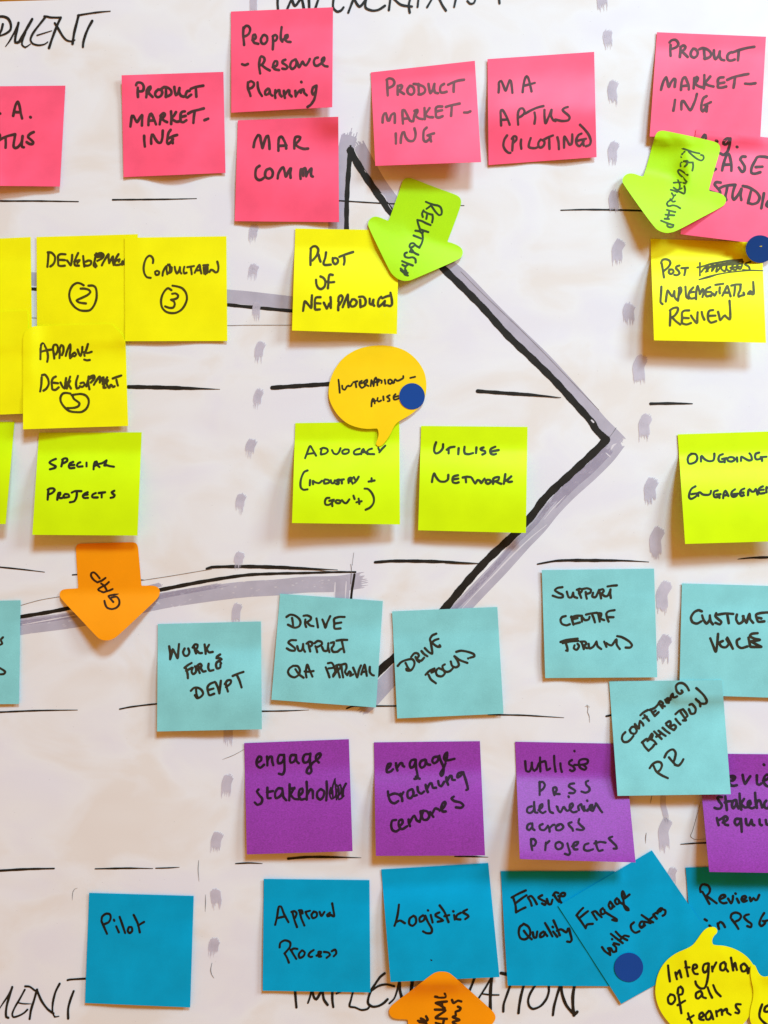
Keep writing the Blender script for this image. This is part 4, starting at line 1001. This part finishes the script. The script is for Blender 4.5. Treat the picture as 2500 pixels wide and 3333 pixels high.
sticky('yellow note reading POST IMPLEMENTATION REVIEW with one word crossed out', 'yellow', YE, T4(2100, 740),
       '72,150 1575,205 1632,1558 120,1525', [
    '225,490 240,580 255,675; 215,480 235,440 280,430 330,450 340,490 310,540 250,590; 330,570 320,610 350,630 385,600 370,570 330,570; 465,515 430,525 415,550 445,580 465,620 430,645 395,640; 490,550 580,545; 545,555 540,600 530,645',
    ('crossed_out_word', 28, '740,480 740,560 740,650; 705,540 760,530 900,490 1100,455 1310,435; 760,600 800,550 850,520 830,590 870,540 920,510 900,590 950,520 980,490 960,600 1000,560 1040,490 1030,560 1080,590 1110,460 1100,560 1150,590 1190,480 1180,560 1230,570 1260,460 1240,540 1290,560 1320,460; 800,555 900,525 1000,500 1100,485 1200,470 1310,455; 850,540 1000,520 1150,500 1300,490; 820,600 850,590; 1150,545 1280,530; 1425,465 1370,480 1350,500 1400,530 1410,575 1320,575'),
    ('underline', 20, '730,705 860,660 1000,630 1150,605 1300,590 1440,580 1585,585; 740,702 870,672 960,640'),
    '220,800 215,900 210,1010 235,1035; 280,1000 290,920 305,850 340,900 370,930 395,870; 395,860 400,940 430,980; 460,820 455,900 445,990; 455,820 480,810 490,860 450,930; 545,800 550,880 560,940 590,960; 650,810 600,870 590,930 620,960 680,950; 600,880 660,870; 690,970 690,880 710,790 730,850 740,900; 740,900 780,830 790,880 775,940; 880,805 830,830 815,880 830,930 880,920; 825,870 890,870; 890,930 910,890 940,920 965,870; 950,775 1055,760; 1010,810 1005,860 1010,890; 1045,920 1080,850 1110,790 1135,860 1155,930; 1060,880 1140,880; 1165,785 1230,770 1295,770; 1215,800 1210,860 1200,920; 1290,775 1285,840 1260,900 1265,935 1300,920 1340,910 1330,880; 1390,895 1420,860 1440,880 1410,900; 1460,735 1465,820 1465,900 1420,895',
    '340,1120 340,1220 335,1325; 335,1120 380,1090 440,1085 440,1130 400,1190 350,1220; 370,1220 420,1270 475,1310; 595,1120 530,1125 500,1150 500,1230 500,1290 560,1310 620,1290; 500,1220 590,1225; 620,1190 660,1250 700,1290 705,1220 710,1145; 765,1140 775,1190 800,1245; 920,1115 870,1125 850,1170 855,1250 890,1285 960,1265; 855,1195 950,1190; 985,1140 1000,1190 1015,1250 1060,1200 1080,1190; 1080,1190 1110,1220 1145,1240 1150,1140 1140,990'],
       (12, 13), .18, 1.6, .15, w=34, ink=ink_mat('faded_ink_on_yellow', (0.075, 0.068, 0.006)))

# --- shaped notes
q = axis_quad((945, 225), (520, 1490), 800)
sticky('green arrow note reading RELATIONSHIP, pointing down over the PILOT note', 'green', AR, T4(1180, 560), q, [
    '855,400 900,420 960,440 1010,450; 1005,445 1050,470 1070,520 1065,570 1035,580 990,540 940,470; 930,445 900,470 865,495; 825,515 805,560 815,605; 830,530 890,560 945,575; 875,560 870,590 862,630; 945,575 950,620 940,680; 920,715 860,690 800,660 740,645; 740,645 750,690 770,750 775,770; 775,770 830,790 890,810; 715,790 770,800 810,830; 810,830 820,800 820,790; 690,855 740,875 790,895; 810,835 815,900 800,960 770,1015; 770,1020 720,990 690,960 650,965 635,1000 650,1020 690,1000; 640,1075 660,1040 690,1080 660,1080; 690,1080 720,1100 755,1115; 600,1085 570,1100 575,1140 620,1155 680,1150 715,1175 718,1220; 535,1200 590,1225 640,1245 680,1260; 540,1250 580,1270 610,1250 630,1240; 590,1260 575,1310 590,1330; 515,1300 560,1340 610,1360; 520,1325 560,1360 580,1385 615,1395; 570,1380 600,1390'],
       (4.5, 7), .5, 1.4, .15, w=29, name='arrow_note', cat='arrow note',
       poly='527,170 545,112 580,80 640,76 690,92 980,205 1250,300 1310,335 1336,390 1322,470 1235,710 1152,925 1150,937 1160,947 1190,950 1290,990 1344,1035 1358,1095 1335,1150 1280,1186 980,1320 700,1440 640,1464 560,1472 470,1442 390,1372 330,1260 190,970 78,735 72,680 108,622 160,598 220,605 330,652 345,655 365,630 445,400')
q = axis_quad((985, 160), (690, 1460), 850)
sticky('green arrow note reading RELATIONSHIP, pointing down between pink notes at the right edge', 'green', AR, T4(2000, 410), q, [
    '915,300 1000,330 1080,355 1150,370; 1000,345 1060,400 1120,445 1175,465 1205,440 1200,400 1170,390; 965,335 920,370 905,420; 980,470 920,480 895,510 895,545; 985,470 1000,490 1060,490; 980,480 985,510 950,545; 1060,490 1065,540 1055,600; 990,660 930,620 880,590 860,600 870,640 920,690 970,745; 975,750 960,770 880,760 800,765; 855,720 870,760 885,800 880,840; 800,830 850,860 910,840; 760,860 800,870 850,890; 945,810 955,860 945,910 900,895 840,870; 775,905 800,950 775,990 740,1010; 800,945 825,930; 755,985 790,1020 820,1015; 725,1020 710,1050 730,1080 790,1070 840,1080 890,1110; 710,1130 760,1145 825,1160; 740,1150 735,1195 ; 690,1195 740,1200 810,1205; 740,1200 720,1235 735,1255; 680,1250 740,1255; 630,1275 690,1300 760,1325 800,1335; 800,1335 790,1360 745,1365 715,1345 720,1315'],
       (13, 13), .42, 1.4, .2, w=25, name='arrow_note', cat='arrow note',
       poly='545,150 562,105 595,72 650,60 720,72 1000,130 1350,208 1410,240 1432,300 1415,370 1350,590 1280,840 1276,862 1290,880 1320,884 1420,905 1482,940 1512,985 1497,1050 1450,1092 1150,1250 850,1412 760,1440 690,1446 600,1416 540,1366 350,1110 122,785 104,735 128,675 185,640 260,640 360,678 385,680 402,660 470,420',
       ink=ink_mat('dry_ink_on_green', (0.045, 0.085, 0.006)))
q = axis_quad((740, 110), (725, 1440), 720)
sticky('orange arrow note reading GAP, pointing down over the grey arrow shading', 'orange', AR, T4(170, 1740), q, [
    '885,795 840,810 760,830 790,870 825,910; 800,850 870,840 905,890 900,950 860,990 800,1005 740,985 715,940 705,895; 815,735 760,760 690,780; 690,780 640,760 620,740 660,710 720,680 765,640; 660,660 700,690 730,740 740,770; 720,585 670,620 610,645; 610,645 560,610 525,560 530,520 560,510 600,540 640,590'],
       (10, 10), .5, 1.35, .2, w=29, name='arrow_note', cat='arrow note',
       poly='318,200 325,150 360,124 420,121 750,112 1080,100 1130,112 1156,150 1164,220 1185,460 1203,670 1205,688 1225,690 1360,686 1425,706 1458,760 1444,830 1400,885 1150,1120 890,1365 800,1422 720,1432 650,1416 600,1378 380,1140 120,870 96,815 110,762 160,734 330,727 350,722 350,705 335,480')
q = axis_quad((845, 1620), (830, 170), 760)
sticky('orange arrow note cut by the bottom edge, pointing up under the Logistics note', 'orange', AR, T4(1240, 3120), q, [
    '730,515 800,525 870,520 860,460; 890,580 740,600 800,630 860,670; 820,590 830,650; 730,690 870,700 740,800 890,815; 850,830 840,883 830,960; 740,870 840,900',
    '960,560 980,600 1040,570 1085,580; 1040,650 1075,670 1060,700 1010,720 1010,770 970,790 1060,830 970,860 1060,920',
    '610,780 630,830 570,850 500,840; 540,810 580,830 615,880; 520,860 600,870'],
       (1.5, 1.5), .3, 1.2, .35, w=36, name='arrow_note', cat='arrow note',
       poly='690,210 760,180 830,175 905,186 965,224 1230,460 1500,700 1545,760 1548,825 1500,890 1430,930 1300,935 1272,950 1270,975 1275,1500 1250,1560 1190,1580 480,1580 400,1560 375,1510 366,850 362,828 340,822 190,816 132,782 108,722 118,662 180,600 440,410')
sticky('amber speech bubble note reading INTERNATIONALISE, partly covered by a blue dot', 'amber', SB, T4(1050, 1090),
       '78,138 1405,138 1405,1500 78,1500', [
    '215,605 225,690 232,780; 265,685 270,725 300,740 330,695 350,685; 350,690 380,690 400,660; 415,640 470,625 ; 445,640 455,705; 530,620 500,640 500,680 530,715 560,700; 500,660 550,645; 560,640 575,690; 560,630 600,605 600,640 570,660 620,690; 650,690 655,640 660,610 690,680; 690,690 700,610 720,575 735,620 740,680; 700,640 760,630; 760,610 740,650; 750,600 800,620 795,650; 840,605 850,660; 890,610 890,650 920,660 940,620 910,600; 940,650 970,640; 960,650 980,600 1010,620 1060,600 1090,580 1090,555; 1185,580 1250,565',
    '660,965 665,900 680,860 700,880 705,925; 665,900 720,890; 745,850 740,880 760,900 790,885; 820,830 825,880; 905,815 870,835 900,860 905,890 880,895; 985,800 960,830 965,870 1000,870 1025,855; 970,840 1020,825'],
       (2.2, 2), .2, 1.3, .1, w=31, name='speech_bubble_note', cat='speech bubble note',
       poly='78,760 93,640 150,480 270,310 450,195 640,146 800,137 960,153 1130,213 1270,328 1370,478 1403,620 1402,760 1375,880 1300,985 1190,1078 1040,1160 975,1212 920,1335 850,1440 795,1500 745,1505 718,1472 735,1425 757,1365 755,1300 740,1265 715,1263 600,1272 450,1247 320,1192 200,1082 120,950 85,850')
sticky('yellow speech bubble note with tail up reading Integration of all teams', 'yellow', SB, T4(2100, 2980),
       '130,155 1500,155 1500,1730 130,1730', [
    '310,675 320,780 335,890; 410,770 420,820 430,860; 425,800 465,740 475,780 490,835; 545,620 560,720 580,820; 545,700 600,700; 640,730 700,700 690,665 655,670 645,740 670,785 710,790; 850,645 800,660 780,720 800,770 840,740 860,650; 860,650 855,780 830,920 800,980 740,980 690,930 680,890; 905,690 910,755; 910,730 960,635; 1060,630 1020,660 1020,730 1060,740 1090,680 1070,630; 1090,650 1090,710 1120,755; 1160,570 1175,660 1190,740; 1190,700 1215,640 1230,700 1240,735; 1330,650 1295,680 1310,750 1350,750 1380,700 1340,650; 1380,700 1390,780 1400,710',
    '340,1070 310,1110 320,1180 360,1195 405,1140 390,1080 340,1065; 480,960 510,1000 500,1060 455,1070; 440,1050 450,980 480,960; 450,1070 470,1190 490,1320; 440,1210 490,1180 540,1150',
    '740,1020 690,1050 690,1110 720,1120 770,1060 750,1020; 770,1050 780,1100 820,1115; 845,970 870,1040 905,1110; 920,940 960,1030 1020,1090',
    '580,1320 600,1390 630,1450; 575,1400 655,1350; 730,1390 790,1350 770,1310 735,1340 740,1400 790,1410; 860,1290 820,1340 830,1400 870,1400 900,1340 880,1290; 900,1330 920,1400; 960,1290 970,1360; 960,1310 1030,1270 1040,1340; 1040,1300 1100,1260 1110,1310 1155,1340; 1290,1200 1230,1200 1230,1240 1270,1290 1260,1320 1220,1310'],
       (2, 2), .2, 1.3, .1, w=36, name='speech_bubble_note', cat='speech bubble note', ink=ink_mat('fresh_ink_on_yellow', (0.016, 0.014, 0.004)),
       poly='870,156 940,154 978,190 970,240 930,272 903,330 910,385 940,402 1080,408 1230,458 1360,538 1450,640 1495,750 1502,900 1470,1150 1420,1350 1300,1500 1100,1650 800,1720 500,1620 330,1464 200,1290 138,1100 138,940 178,770 270,620 410,510 560,450 645,402 700,330 760,240 815,182')
sticky('yellow speech bubble note cut by the bottom right corner, overlapping its neighbour bubble', 'yellow', SB, T4(2100, 2980),
       '1405,660 2250,660 2250,1660 1405,1660', [
    '1580,1200 1550,1290 1545,1370 1590,1430 1650,1480; 1620,1240 1610,1290 1650,1300 1700,1260 1680,1210 1630,1230'],
       (1.5, 1.5), .2, 1.3, .1, w=38, name='speech_bubble_note', cat='speech bubble note', ink=bpy.data.materials['fresh_ink_on_yellow'],
       poly='1425,690 1448,662 1485,670 1506,720 1540,792 1600,833 1680,815 1800,790 2000,850 2150,1000 2200,1250 2100,1500 1850,1650 1600,1600 1450,1500 1408,1400 1425,1250 1460,1120 1462,1000 1435,880 1420,780')

# --- dot stickers
dot_sticker('round blue dot sticker on the amber speech bubble', 1050 + 1208 / K4, 1090 + 829 / K4, 173 / K4, 178 / K4)
dot_sticker('round blue dot sticker cut by the right edge between pink and yellow notes', 2100 + 1552 / K4, 740 + 292 / K4, 192 / K4, 186 / K4)
dot_sticker('round blue dot sticker on the tilted blue note reading Engage with centres', 1820 + 941 / K4, 2860 + 1198 / K4, 194 / K4, 197 / K4)

bpy.context.view_layer.update()
